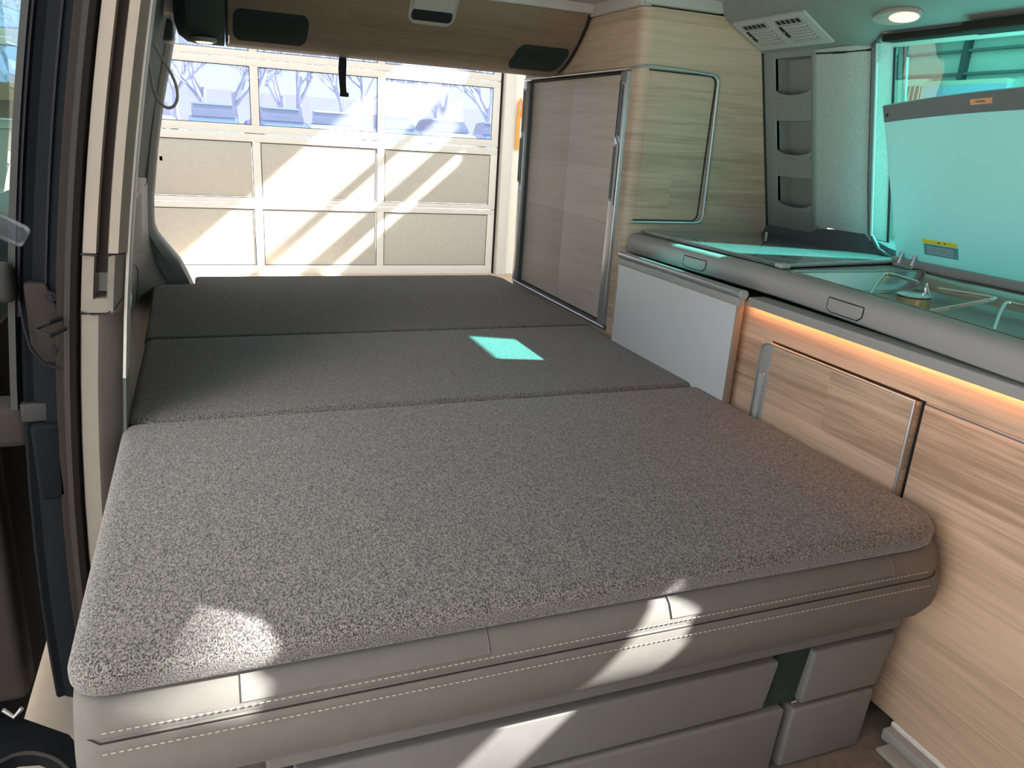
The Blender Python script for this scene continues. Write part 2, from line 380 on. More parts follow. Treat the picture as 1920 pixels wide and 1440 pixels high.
# shelf with yellow box in the left of the workshop
o = thing('wall_shelf', 'brown wooden shelf board seen through the green door glass', 'shelf', (-1.75, 7.1, .75))
G().box(-2.6, -1.02, 6.95, 7.32, .925, 1.05, .004).obj('shelf_board', M_SHELFW, o)
G().box(-2.6, -1.02, 7.25, 7.33, .80, .925, .004).obj('back_rail', M_SHELFW, o)
for x in (-2.4, -1.8, -1.15): G().box(x, x+.04, 7.2, 7.36, GZ, .98, .004).obj('bracket', M_BODY2, o)
tag(G().box(-1.205, -1.145, 6.86, 6.945, .935, 1.00, .008).obj('tool_case', M_YEL), 'small yellow tool case hooked on the front of the brown shelf', 'box')
tag(G().box(-1.20, -1.12, 6.99, 7.08, .86, .93, .01).prism([(-1.20, 6.99, .92), (-1.12, 6.99, .92), (-1.13, 6.99, .975), (-1.19, 6.99, .975)], (0, .1, 0)).obj('hanging_bin', M_BODY2), 'small dark bin hanging under the brown shelf', 'bin')

# ================================================================== OUTDOORS beyond the door windows
G().box(-45, 60, -45, 80, GZ-.25, GZ-.11).obj('ground', M_YARD, smooth=False, kind='structure')
def branch(g, p, d, L, r, depth, rnd):
    q = p+d*L; g.tube([p, p+d*L*.5+Vector((rnd.uniform(-.04, .04)*L, 0, 0)), q], [r, r*.8, r*.62], 5)
    if depth == 0: return
    for k in range(3 if depth > 1 else 4):
        a = rnd.uniform(.3, .75); ph = rnd.uniform(0, 2*PI)
        o_ = d.orthogonal().normalized(); o2 = d.cross(o_)
        nd = (d*math.cos(a)+(o_*math.cos(ph)+o2*math.sin(ph))*math.sin(a)).normalized(); nd.z += .12; nd.normalize()
        branch(g, p+d*L*rnd.uniform(.6, 1), nd, L*rnd.uniform(.55, .78), r*.55, depth-1, rnd)
def tree_mesh(seed):
    rnd = random.Random(seed); g = G(); branch(g, Vector((0, 0, 0)), Vector((0, 0, 1)), 1.5, .11, 5, rnd)
    me = bpy.data.meshes.new('bare_tree'); g.bm.to_mesh(me); g.bm.free(); me.materials.append(M_BARK); return me
tms = [tree_mesh(3), tree_mesh(11), tree_mesh(23)]
G().box(-45, 60, 12, 80, GZ-.11, -.12).obj('ground.001', M_SNOW, smooth=False, kind='structure')
tx = [-2.6, -1.2, .2, 1.5, 2.8, 4.3, 5.6, 7.2, -4.2, 8.8, -.5, 2.1, 4.9, 6.4, .9, 3.5]
for i, x in enumerate(tx):
    o = bpy.data.objects.new('bare_tree', tms[i % 3]); COL.objects.link(o)
    o.location = (x*(1.75 if i < 10 else 2.2), (40 if i < 10 else 47)+(i*37 % 5)*1.2, -.12); o.rotation_euler = (0, 0, i*1.3); o.scale = (1.9, 1.9, 1.6)
    tag(o, 'bare leafless tree in the row behind the parked cars outside the door windows', 'tree', 'bare trees beyond the car park')
def car(x, y, rz, paint, label):
    t = thing('parked_car', label, 'car', (x, y, -.12), 'cars parked outside the sectional door')
    def T(p): c, s_ = math.cos(rz), math.sin(rz); return (x+p[0]*c-p[1]*s_, y+p[0]*s_+p[1]*c, -.12+p[2])
    body = [(-2.1, .35), (-2.15, .75), (-1.9, .9), (-1.0, .98), (1.3, 1.0), (2.05, .85), (2.15, .5), (2.1, .3)]
    roof = [(-1.05, .97), (-.45, 1.42), (.9, 1.46), (1.55, 1.0)]
    g = G(); g.sweep([[T((a, s_, b)) for a, b in body] for s_ in (-.82, -.88, .88, .82)]); g.obj('body', paint, t)
    g = G(); g.sweep([[T((a, s_, b)) for a, b in roof] for s_ in (-.78, .78)]); g.obj('cabin_glass', M_CARG, t)
    g = G(); g.sweep([[T((a, s_, b)) for a, b in [(-.5, 1.41), (-.4, 1.47), (.9, 1.5), (1.0, 1.44)]] for s_ in (-.7, .7)]); g.obj('roof', paint, t)
    for a in (-1.35, 1.35):
        for s_ in (-.8, .8):
            g = G(); g.tube([T((a, s_-.1, .33)), T((a, s_+.1, .33))], .33, 18); g.obj('wheel', M_TYRE, t)
for i, (x, c, lab) in enumerate([
    (-1.9, M_CARW, 'pale parked car at the far left edge of the car park row outside'),
    (.55, M_CARB, 'dark blue parked car behind the leftmost door window'),
    (2.9, M_CARB, 'blue parked car at the left of the middle door window'),
    (5.2, M_CARW, 'pale blue parked car in the centre of the middle door window'),
    (7.5, M_CARB, 'dark blue parked car at the right of the middle door window'),
    (9.9, M_CARW, 'pale parked car at the left of the right door window'),
    (12.3, M_CARB, 'blue parked car at the right of the right door window')]):
    car(x, 34+(i % 2)*.6, -PI/2+.12*(i % 3-1), c, lab)
o = tag(G().box(-24, 40, 58, 60, -.2, 2.6).obj('snowy_hedge', M_BARK), 'long low hedge behind the bare trees outside', 'hedge')

# ================================================================== VAN SHELL
G().box(-.15, 1.5, -1.25, 1.31, -.05, 0).box(-.2, 1.5, 1.3, 2.75, -.05, 0).obj('floor.001', M_FLOOR, smooth=False, kind='structure')
# headliner; unseen hole added and cut to shape the sun patch on the bed
VX0, VX1, VY0, VY1 = .925, 1.075, .150, .265
def ceil(x0, x1, y0, y1): return G().box(x0, x1, y0, y1, 1.262, 1.30).obj('ceiling_panel', M_CEIL, CE, smooth=False)
CE = struct('ceiling.001', (.6, 1, 1.262))
bmc = bmesh.new(); vo = [(.890, .210), (.921, .282), (.976, .241), (.990, .205), (1.014, .176), (1.038, .160), (1.045, .139), (.987, .146), (.968, .143), (.906, .162), (.880, .178)]
ou = [(-.14, -1.2), (1.46, -1.2), (1.46, 2.09), (-.14, 2.09)]
for L_ in (ou, vo):
    vs = [bmc.verts.new((a, b, 1.262)) for a, b in L_]
    for i in range(len(vs)): bmc.edges.new((vs[i], vs[(i+1) % len(vs)]))
bmesh.ops.triangle_fill(bmc, edges=bmc.edges[:], use_beauty=True)
bmesh.ops.solidify(bmc, geom=bmc.faces[:], thickness=.004)
gc = G(); gc.bm.free(); gc.bm = bmc; gc.obj('ceiling_panel', M_CEIL, CE, smooth=False)
ceil(-.14, 1.46, 2.09, 2.75)
# front of the cab behind the camera: bulkhead with the windscreen opening, and the closed front part of the left side
vf = struct('wall_front', (.6, -1.2, 0))
G().box(-.2, 1.5, -1.25, -1.2, 0, .74).obj('dash_wall', M_PANEL, vf, smooth=False)
G().box(-.2, 1.5, -1.25, -1.2, 1.12, 1.30).obj('header', M_CEIL, vf, smooth=False)
G().box(-.24, -.18, -1.25, -.30, 0, 1.27).obj('side_wall', M_PANEL2, vf, smooth=False)
# ---- right body side
def RX(z): return 1.656-.2326*z
rs = struct('wall_side', (1.5, .6, 0))
def slab(name, y0, y1, z0, z1, mat, off=0., th=.05, par=None, bev=0, **k):
    p = [(RX(z0)+off, z0), (RX(z1)+off, z1), (RX(z1)+off+th, z1), (RX(z0)+off+th, z0)]
    return G().prism([(a, y0, b) for a, b in p], (0, y1-y0, 0), bev).obj(name, mat, par or rs, **k)
slab('lower_skin', -1.2, 2.75, 0, .60, M_PANEL2, .05, .05)
slab('upper_skin', -1.2, 2.75, 1.225, 1.30, M_GREYL, .02)
slab('rear_skin', 1.62, 2.75, .60, 1.215, M_GREYL, .05)
slab('front_skin', -1.2, -.62, .60, 1.215, M_GREYL, .0)
slab('sun_slot_sill', -.62, .242, .60, 1.100, M_GREYL, .0)  # unseen slot added above this sill to cast the streak on the seat
slab('window_post', .240, .33, .60, 1.215, M_GREYL, .0)
# C pillar trim (felt covered) and lower trim
def pil(z): return RX(z)
cp = thing('pillar_trim', 'grey felt-covered pillar between the pocket column and the side window', 'pillar', (1.49, 1.52, .70))
rows_ = []
for i in range(9):
    z = .735+i*(1.15-.735)/8
    x = RX(z); rows_.append([(x, 1.607, z), (x-.004, 1.56, z), (x-.004, 1.50, z), (x+.004, 1.455, z), (x+.012, 1.437, z), (x+.055, 1.437, z), (x+.055, 1.607, z)])
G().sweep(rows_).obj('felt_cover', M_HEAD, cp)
G().tube([(RX(1.145)+.002, 1.607, 1.142), (RX(1.145)-.004, 1.52, 1.138), (RX(1.145)+.010, 1.437, 1.140)], .0025).obj('top_joint', M_DARK, cp)
lt = thing('lower_window_trim', 'dark teal grey sill trim curving up behind the worktop', 'trim', (1.52, 1.2, .69))
rows_ = []
for y, h, dx in ((1.80, .715, .0), (1.62, .715, .0), (1.60, .728, 0), (1.52, .735, 0), (1.46, .735, .006), (1.43, .728, .012), (1.38, .712, .02), (1.30, .70, .025), (.33, .70, .025)):
    x = RX(.72)+dx; rows_.append([(x-.045, y, .684), (x-.030, y, .688), (x-.012, y, h-.02), (x-.004, y, h), (x+.05, y, h), (x+.05, y, .684)])
G().sweep(rows_).obj('sill_moulding', M_PANEL, lt)
# window: channel, reveal, glass
w1 = struct('window_1', (1.46, .9, .7))
def chan(y, r, dx=0, z0=.70, z1=1.152):
    return [(RX(z)+dx, y, z) for z in (z0+.0, z0+.05, .85, 1.0, 1.1, z1)]
g = G(); g.tube([(RX(.70)+.004, 1.36, .69), (RX(.705)+.004, 1.40, .705), (RX(.74)+.004, 1.428, .74)]+[(RX(z)+.004, 1.434-.004*(z-.7), z) for z in (.85, 1.0, 1.12, 1.145)]+[(RX(1.16)-.0, 1.41, 1.162), (RX(1.17)-.0, 1.36, 1.166), (RX(1.17), .9, 1.172), (RX(1.17), .33, 1.176)], .0055); g.obj('window_channel', M_PANEL, w1)
g = G(); g.tube([(RX(z)+.000, 1.421-.004*(z-.7), z) for z in (.735, .85, 1.0, 1.12, 1.15)], .0028); g.obj('guide_rail', M_GREYL, w1)
# reveal faces the front of the van
rows_ = []
for i in range(7):
    z = .70+i*(1.152-.70)/6; x = RX(z); rows_.append([(x+.006, 1.428, z), (x+.045, 1.412, z)])
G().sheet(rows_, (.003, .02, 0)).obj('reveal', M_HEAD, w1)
G().sheet([[(RX(1.152)-.004, y, 1.158), (RX(1.152)+.05, y, 1.146)] for y in (1.43, .33)], (0, 0, .02)).obj('head_reveal', M_GREYL, w1)
G().box(RX(1.15)-.036, RX(1.15)+.02, .33, 1.185, 1.148, 1.166, .004).box(RX(1.15)-.014, RX(1.15)+.02, 1.18, 1.395, 1.150, 1.164, .003).obj('blind_cassette', M_SLOT, w1)
G().tube([(RX(z)+.042, 1.409, z) for z in (.71, .85, 1.0, 1.145)], .003).obj('glass_seal', M_DARK, w1)
gp = [(RX(z)+.046, z) for z in (.69, 1.16)]
G().sheet([[(gp[0][0], y, gp[0][1]), (gp[1][0], y, gp[1][1])] for y in (1.45, .33)]).obj('glass_pane', M_GLASS, w1, smooth=False)
G().box(1.50, 1.512, .82, .83, .70, 1.15).obj('sliding_window_edge', M_GLASS, w1, smooth=False)
# ---- pocket column
pc = thing('pocket_column', 'tall grey plastic column with three open storage pockets beside the wardrobe', 'shelf', (1.47, 1.70, .69))
y0, y1 = 1.607, 1.797
pk = [(1.050, 1.138), (.905, .990), (.772, .850)]
zs = [.69]+[z for p in reversed(pk) for z in p]+[1.158]
# face strips round the pockets
def face(ya, yb, za, zb, n=1):
    th = .012
    p = [(RX(za)-.004, za), (RX(zb)-.004, zb), (RX(zb)-.004+th, zb), (RX(za)-.004+th, za)]
    return [(a, ya, b) for a, b in p], (0, yb-ya, 0)
g = G()
g.prism(*face(y0, 1.620, .69, 1.158), bev=.002); g.prism(*face(1.752, y1, .69, 1.158), bev=.002)
for a, b in ((.69, .772), (.850, .905), (.990, 1.050), (1.138, 1.158)): g.prism(*face(1.6195, 1.7525, a, b))
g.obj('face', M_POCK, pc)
for a, b in pk:
    g = G(); D = .043
    g.prism([(RX(a)+D, 1.618, a-.002), (RX(b)+D, 1.618, b+.002), (RX(b)+D+.006, 1.618, b+.002), (RX(a)+D+.006, 1.618, a-.002)], (0, .136, 0))
    for yy in (1.615, 1.752): g.prism([(RX(a)-.002, yy, a-.004), (RX(b)-.002, yy, b+.004), (RX(b)+D, yy, b+.004), (RX(a)+D, yy, a-.004)], (0, .005, 0))
    g.prism([(RX(a), 1.618, a-.005), (RX(a)+D, 1.618, a-.005), (RX(a)+D, 1.618, a-.001), (RX(a), 1.618, a-.001)], (0, .136, 0))
    g.prism([(RX(b), 1.618, b+.001), (RX(b)+D, 1.618, b+.001), (RX(b)+D, 1.618, b+.005), (RX(b), 1.618, b+.005)], (0, .136, 0))
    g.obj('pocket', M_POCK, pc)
    # curved front lip dipping below the opening
    g = G(); pts = [(1.6195, a+.014), (1.6195, a-.006), (1.7525, a-.006), (1.7525, a+.014), (1.735, a+.006), (1.70, a+.001), (1.665, a+.001), (1.636, a+.006)]
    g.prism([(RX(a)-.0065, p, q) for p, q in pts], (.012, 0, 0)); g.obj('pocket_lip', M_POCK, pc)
G().tube([(RX(z)-.004, 1.7985, z) for z in (.70, .9, 1.155)], .004).obj('edge_gap', M_DARK, pc)
# ---- ceiling valance over the worktop, with air vents and a lamp
va = thing('roof_valance', 'grey moulded roof valance curving over the worktop and window', 'trim', (1.3, 1.0, 1.15))
prof = [(1.46, 1.142), (1.392, 1.148), (1.376, 1.156), (1.345, 1.172), (1.30, 1.197), (1.262, 1.218), (1.238, 1.236), (1.228, 1.262), (1.46, 1.262)]
# shorter below the window head so the pane stays visible
prof2 = [(1.46, 1.170), (1.392, 1.168), (1.372, 1.172), (1.345, 1.183), (1.30, 1.204), (1.262, 1.222), (1.238, 1.238), (1.228, 1.262), (1.46, 1.262)]
prof1 = [(1.46, 1.142), (1.392, 1.148), (1.376, 1.156), (1.345, 1.172), (1.30, 1.197), (1.262, 1.218), (1.238, 1.236), (1.228, 1.262), (1.46, 1.262)]
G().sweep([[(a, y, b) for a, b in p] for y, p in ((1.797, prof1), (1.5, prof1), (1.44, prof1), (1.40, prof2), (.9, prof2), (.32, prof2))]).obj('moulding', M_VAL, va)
sl = Vector((1.365-1.277, 0, 1.164-1.211)).normalized(); nrm = Vector((sl.z, 0, -sl.x)).normalized()
if nrm.z > 0: nrm = -nrm
def vp(y, s_, h=0): return Vector((1.272, y, 1.2145))+sl*s_+nrm*h
vt = thing('air_vent', 'grey twin-cell air vent panel set in the roof valance above the pocket column', 'vent', (1.32, 1.67, 1.19))
def vslab(g, ya, yb, sa, sb, ha, hb): g.sweep([[vp(ya, sa, ha), vp(yb, sa, ha), vp(yb, sb, ha), vp(ya, sb, ha)], [vp(ya, sa, hb), vp(yb, sa, hb), vp(yb, sb, hb), vp(ya, sb, hb)]])
g = G(); vslab(g, 1.525, 1.785, -.004, .108, .0, .007); g.obj('bezel', M_GREYL, vt)
for c0, c1 in ((1.545, 1.645), (1.667, 1.767)):
    g = G(); vslab(g, c0, c1, .008, .094, .006, .0075); g.obj('cell', M_GREYP, vt)
    n = 5
    for k in range(n):
        a = c0+.008+k*(c1-c0-.016)/n; g = G(); vslab(g, a+.003, a+.0145, .011, .024, .0070, .0082); g.obj('opening', M_DARK, vt)
    for k in range(5):
        g = G(); s0 = .032+k*.010; vslab(g, c0+.006, c1-.018, s0, s0+.0055, .007, .0105); g.obj('louvre', M_GREYL, vt)
        g = G(); vslab(g, c0+.006, c1-.018, s0+.0055, s0+.0085, .0070, .0080); g.obj('louvre_shadow_gap', M_DARK, vt)
    for k in range(6):
        g = G(); a = c0+.006+k*.014; vslab(g, a, a+.008, .083, .090, .007, .009); g.obj('vane', M_GREYP, vt)
    g = G(); vslab(g, c1-.013, c1-.004, .032, .070, .007, .0095); g.obj('slider_slot', M_DARK, vt)
    g = G(); vslab(g, c1-.012, c1-.005, .045, .052, .009, .013); g.obj('slider', M_CHROME, vt)
lp = thing('reading_lamp', 'lit warm reading lamp recessed in the valance above the window', 'lamp', (1.335, 1.30, 1.18))
def ell(cy, cs, ry, rs_, n=28): return [vp(cy+ry*math.cos(2*PI*k/n), cs+rs_*math.sin(2*PI*k/n), 0) for k in range(n)]
off = Vector((0, 0, -.004))
L0 = ell(1.315, .060, .060, .021)
g = G(); g.sweep([[p+nrm*-.004 for p in L0], [p+nrm*.004 for p in L0]]); lp_b = g.obj('bezel', M_GREYP, lp)
L1 = ell(1.295, .060, .036, .015); g = G(); g.sweep([[p+nrm*.003 for p in L1], [p+nrm*.0055 for p in L1]]); g.obj('lens', M_LAMP2, lp)
L2 = ell(1.352, .060, .014, .010); g = G(); g.sweep([[p+nrm*.003 for p in L2], [p+nrm*.0055 for p in L2]]); g.obj('switch', M_GREYP, lp)

# ================================================================== WARDROBE
wd = thing('wardrobe', 'tall washed-oak wardrobe with tambour shutter and aluminium rails at the bed\'s rear right', 'wardrobe', (1.2, 2.2, 0))
R_ = .035
plan = [(1.02, 2.545), (1.02, 2.2)]+[(a, b) for a, b in [(1.02+R_-R_*math.cos(t), 1.80+R_-R_*math.sin(t)) for t in [PI/2*i/8 for i in range(9)]]]+[(1.25, 1.80), (1.52, 1.80), (1.52, 2.545)]
# body around the shutter opening: lower, upper and stiles so that the shutter is truly recessed
def plan_prism(g, z0, z1, pl=plan): g.prism([(a, b, z0) for a, b in pl], (0, 0, z1-z0))
g = G(); plan_prism(g, 0, .415); g.obj('lower_body', W_TALL, wd)
g = G(); plan_prism(g, 1.088, 1.228); g.obj('upper_body', W_TALL, wd)
front = [(1.02, 1.868)]+[(a, b) for a, b in [(1.02+R_-R_*math.cos(t), 1.80+R_-R_*math.sin(t)) for t in [PI/2*i/8 for i in range(9)]]]+[(1.25, 1.80), (1.52, 1.80), (1.52, 1.868)]
g = G(); plan_prism(g, .415, 1.088, front); g.obj('side_panel', W_TALL, wd)
G().box(1.04, 1.52, 1.868, 2.545, .415, 1.088).obj('inner_body', M_DARK, wd, smooth=False)
for ya, yb in ((1.872, 2.190), (2.193, 2.500)):
    G().box(1.030, 1.041, ya, yb, .428, 1.078, .0015).obj('shutter_leaf', W_TAMB, wd)
def rail(ya, yb, z0, z1, flip):
    g = G(); g.box(1.008, 1.034, ya, yb, z0, z1, .003); r = g.obj('shutter_rail', M_ALU, wd)
    for (h, za, zb, dy) in ((0, .925, 1.050, -.006), (1, .765, .900, .006)):
        c = (ya+yb)/2+dy
        G().prism([(1.006, a, b) for a, b in rrect(c-.010, c+.010, za-.006, zb+.006, .009)], (.004, 0, 0), .001).obj('handle_frame', M_GREYL, r)
        G().prism([(1.0045, a, b) for a, b in rrect(c-.006, c+.006, za, zb, .0055)], (.004, 0, 0)).obj('handle_slot', M_PANEL, r)
    G().tube([(1.0075, c0, z) for c0, z in ((ya+.006, .75), (ya+.006, .90), ((ya+yb)/2-.002, .912), (yb-.006, .925), (yb-.006, 1.06))], .0012).obj('parting_line', M_DARK, r)
rail(1.832, 1.868, .425, 1.082, 0)
rail(2.500, 2.528, .425, 1.082, 1)
G().box(1.020, 1.034, 2.494, 2.502, .425, 1.08).obj('shadow_gap', M_PANEL, wd, smooth=False)
G().tube([(1.015, 2.535, 1.088), (1.015, 2.2, 1.088), (1.015, 1.85, 1.088)]+[(1.015+R_-R_*math.cos(t), 1.80+R_-.005-(R_)*math.sin(t), 1.088+.004*t) for t in (PI/8, PI/4, PI*3/8, PI/2)]+[(1.15, 1.795, 1.093), (1.235, 1.795, 1.089)]+[(1.235+.02*math.sin(t), 1.795, 1.069+.02*math.cos(t)) for t in (PI/8, PI/4, PI*3/8, PI/2)]+[(1.258, 1.795, .95), (1.262, 1.795, .735)]+[(1.242+.02*math.cos(t), 1.795, .735-.02*math.sin(t)) for t in (PI/8, PI/4, PI*3/8, PI/2)]+[(1.15, 1.795, .7145), (1.04, 1.795, .7135)], .0035).obj('chrome_trim', M_ALU, wd, label='bright metal piping')
G().tube([(1.018, 2.530, 1.080), (1.018, 1.87, 1.080)], .003).obj('trim_shadow', M_DARK, wd)
G().tube([(1.014, 2.535, .420), (1.014, 1.832, .420)], .0035).obj('bottom_trim', M_ALU, wd)
G().box(1.016, 1.03, 1.83, 2.535, .412, .426).obj('bottom_frame', M_PANEL, wd, smooth=False)
# side door leaf, proud with a dark joint round it
pts = [(1.055, .722)]+arc(1.225, .742, .02, 270, 360, 5)+arc(1.227, 1.062, .02, 0, 90, 5)+[(1.055, 1.083)]
G().prism([(a, 1.7975, b) for a, b in pts], (0, .006, 0), .0015, caponly=True).obj('side_door', W_TALL, wd)
jt = [(1.05, 1.7985, .7185)]+[(a, 1.7985, b) for a, b in arc(1.228, .7385, .02, 270, 360, 5)]+[(a, 1.7985, b) for a, b in arc(1.230, 1.0655, .02, 0, 90, 5)]+[(1.05, 1.7985, 1.0865)]
G().tube(jt, .0018).obj('side_door_joint', M_DARK, wd)

# ceiling trim along wardrobe top and overhead locker
ct = thing('ceiling_edge_trim', 'pale grey trim strip between wardrobe top and ceiling', 'trim', (1.2, 2, 1.228))
G().box(1.008, 1.04, 1.80, 2.12, 1.229, 1.268, .003).obj('side_strip', M_GREYL, ct)
G().box(1.015, 1.24, 1.788, 1.82, 1.232, 1.268, .003).obj('front_strip', M_GREYL, ct)

# ================================================================== OVERHEAD LOCKER at the rear
oc = thing('overhead_locker', 'wide oak-fronted overhead locker across the rear above the bed', 'cabinet', (.5, 2.3, 1.085))
lp_ = [(2.062, 1.262), (2.072, 1.24), (2.095, 1.205), (2.135, 1.165), (2.190, 1.125), (2.236, 1.103), (2.275, 1.090), (2.33, 1.086), (2.40, 1.095), (2.40, 1.262)]
def lprof(x, sh=0): return [(x, a, b+sh) for a, b in lp_]
G().sweep([lprof(.080), lprof(1.008)]).obj('front', W_OVER, oc)
def on_lock(x, s_, h):   # point on the curved front, s_ = arc position by z
    tab = sorted([(b, a) for a, b in lp_[:7]]); y = interp(tab, s_)
    e = .01; y2 = interp(tab, s_+e); tn = Vector((0, y2-y, e)).normalized(); n_ = Vector((0, -tn.z, tn.y)).normalized()
    return Vector((x, y, s_))+n_*h
def patch(g, x0, x1, z0, z1, r, h0, h1, lean=0):
    out = []
    for (a, b) in rrect(x0, x1, z0, z1, r, 5):
        out.append((a, b))
    nrow = []
    # fan built of rings towards the centre so it follows the curve
    cx, cz = (x0+x1)/2, (z0+z1)/2
    rings = [[on_lock(cx+(a-cx)*k+lean*(b-cz), cz+(b-cz)*k, h) for a, b in out] for k, h in ((1, h0), (1, h1), (.8, h1), (.5, h1), (.2, h1))]
    g.sweep(rings)
g = G(); patch(g, .092, .272, 1.100, 1.160, .018, -.002, .003); g.obj('black_mesh_panel', M_GREEN, oc, label='black round-cornered inset, left')
g = G(); patch(g, .838, .995, 1.098, 1.152, .018, -.002, .003, .12); g.obj('black_mesh_panel', M_GREEN, oc, label='black round-cornered inset, right')
# grip bowl
g = G(); patch(g, .512, .636, 1.172, 1.262, .022, -.002, .004); gb = g.obj('grip_frame', M_GREYP, oc)
g = G(); patch(g, .520, .628, 1.180, 1.203, .010, .003, .005); g.obj('grip_recess', M_DARK, gb)
g = G(); patch(g, .520, .628, 1.204, 1.258, .006, .003, .010); g.obj('grip_flap', M_GREYP, gb)
g = G(); g.box(.62, 1.01, 2.052, 2.078, 1.235, 1.262, .004); g.obj('top_strip', M_GREYL, oc)
G().tube([on_lock(1.0085, z, .001) for z in (1.098, 1.11, 1.13, 1.15, 1.18, 1.21, 1.24, 1.26)], .004).obj('end_seal', M_DARK, oc)
G().tube([on_lock(.078, z, .000) for z in (1.094, 1.11, 1.13, 1.15, 1.18, 1.21, 1.24, 1.26)], .003).obj('end_seal', M_DARK, oc)
G().tube([on_lock(.083, z, .002) for z in (1.092, 1.100, 1.108)], .002).obj('hinge_pin', M_CHROME, oc)
# left end housing with a lit lamp
eh = thing('locker_end_housing', 'dark slate end housing left of the overhead locker', 'cover', (.02, 2.2, 1.085))
rows_ = []
for x, k in ((-.045, .35), (-.036, .75), (-.015, .95), (.01, 1), (.074, 1)):
    rows_.append([(x, 2.40+(a-2.40)*k, 1.262+(b-1.262)*(.55+.45*k)) for a, b in lp_])
G().sweep(rows_).obj('shell', M_BLIND, eh)
ul = thing('spot_lamp', 'small lit oval lamp under the dark housing at upper left', 'lamp', (.02, 2.27, 1.08))
g = G(); g.lathe((.025, 2.262, 1.092), [(.001, -.006), (.026, -.006), (.030, -.002), (.030, .004)], 24); g.obj('ring', M_GREYP, ul)
g = G(); g.lathe((.025, 2.262, 1.0855), [(.001, -.003), (.018, -.002), (.021, .001)], 24); g.obj('lens', M_LAMP, ul)
# upper left roof corner piece
rc = thing('roof_corner_cover', 'cream rounded roof corner cover above the cord loop', 'cover', (-.08, 2.2, 1.1))
g = G(); g.lathe((-.070, 2.36, 1.225), [(.001, -.075), (.03, -.070), (.055, -.055), (.072, -.03), (.078, 0), (.076, .04)], 28); g.obj('dome', M_WHITE, rc)
g = G(); g.box(-.17, -.05, 2.52, 2.66, 1.10, 1.16, .015); g.obj('lower_block', M_PANEL, rc)

# ================================================================== TAILGATE (open) and strap
tg = thing('tailgate', 'raised tailgate behind the overhead locker', 'tailgate', (.5, 3.2, 1.2))
G().prism([(-.1, 2.72, 1.24), (-.1, 3.75, 1.52), (-.1, 3.76, 1.58), (-.1, 2.72, 1.31)], (1.4, 0, 0), .015).obj('gate_panel', M_PANEL2, tg)
G().box(-.15, 1.5, 2.60, 2.75, 1.19, 1.30, .01).obj('hinge_beam', M_PANEL, tg)
st = thing('pull_strap', 'short black webbing pull strap hanging before the garage windows', 'strap', (.39, 2.34, .99))
g = G(); rows_ = []
for i in range(13):
    z = 1.20-i*(.21)/12; w_ = .010+.001*math.sin(i); rows_.append([(.392-w_+.003*math.sin(i*.5), 2.40-.003*i, z), (.392+w_+.003*math.sin(i*.5), 2.40-.003*i, z)])
g.sheet(rows_, (0, .004, 0)); g.obj('webbing', M_STRAP, st)
g = G(); g.box(.380, .405, 2.358, 2.369, .985, .997, .003); g.obj('end_stitch', M_STRAP, st)

# ================================================================== LEFT SIDE: sliding door pillar
Ltab = [(1.052, -.117), (.944, -.133), (.838, -.156), (.747, -.168), (.667, -.179), (.60, -.186), (.517, -.198), (.336, -.212), (.239, -.213), (.0, -.205)]
Ltab = [(z, x) for z, x in Ltab]
def LX(z): return -.213+.072*(z-.239)+.102*(z-.239)*(z-.6)
ZL = [-.1, 0, .1, .2, .3, .4, .5, .6, .65, .7, .75, .8, .85, .9, .95, 1.0, 1.05, 1.12, 1.25]
def strip(name, mat, prof, par, z0=-.1, z1=1.25, wid=None, label=None):
    zs_ = [z0]+[z for z in ZL if z0+.005 < z < z1-.005]+[z1]
    rows_ = []
    for z in zs_:
        k = wid(z) if wid else 1
        rows_.append([(LX(z)+a*k, b, z) for a, b in prof])
    return G().sweep(rows_).obj(name, mat, par, label=label)
pt = thing('door_pillar_trim', 'taupe plastic trim on the pillar behind the sliding-door opening', 'pillar', (-.18, 1.32, -.1))
strip('outer_ridge', M_TRIM, [(.0, 1.312), (.002, 1.302), (.020, 1.300), (.022, 1.312), (.022, 1.36), (0, 1.36)], pt, .703, 1.25)
strip('track_floor', M_SLOT, [(.018, 1.314), (.040, 1.314), (.040, 1.34), (.018, 1.34)], pt, .672, 1.25)
strip('inner_ridge', M_TRIM, [(.035, 1.312), (.037, 1.301), (.050, 1.300), (.062, 1.318), (.064, 1.36), (.035, 1.36)], pt, .703, 1.25)
strip('light_edge', M_GREYL, [(.060, 1.318), (.0645, 1.315), (.066, 1.322), (.064, 1.40), (.060, 1.40)], pt, .50, 1.25)
strip('dark_edge', M_PANEL2, [(.058, 1.340), (.0635, 1.330), (.065, 1.338), (.064, 1.40), (.058, 1.40)], pt, .0, .50)
wl = lambda z: 1.0 if z > .45 else 1.0-.12*(.45-z)
strip('track_end_cover', M_TRIM2, [(.0, 1.312), (.002, 1.302), (.018, 1.300), (.020, 1.31), (.020, 1.36), (0, 1.36)], pt, .632, .700)
strip('track_end_cover', M_TRIM2, [(.036, 1.31), (.038, 1.300), (.046, 1.301), (.060, 1.325), (.060, 1.36), (.036, 1.36)], pt, .632, .700)
strip('track_end_cover', M_TRIM2, [(.0, 1.312), (.002, 1.302), (.030, 1.300), (.046, 1.301), (.060, 1.325), (.060, 1.36), (0, 1.36)], pt, .612, .634)
strip('lower_cover', M_TRIM2, [(.0, 1.312), (.003, 1.303), (.026, 1.301), (.031, 1.305), (.058, 1.345), (.060, 1.40), (0, 1.40)], pt, -.1, .609)
G().tube([(LX(.615)+.001, 1.300, .614), (LX(.612)+.018, 1.2985, .6095), (LX(.612)+.036, 1.2985, .6105), (LX(.62)+.050, 1.305, .618), (LX(.62)+.058, 1.32, .632)], .0010).obj('cover_joint', M_DARK, pt)
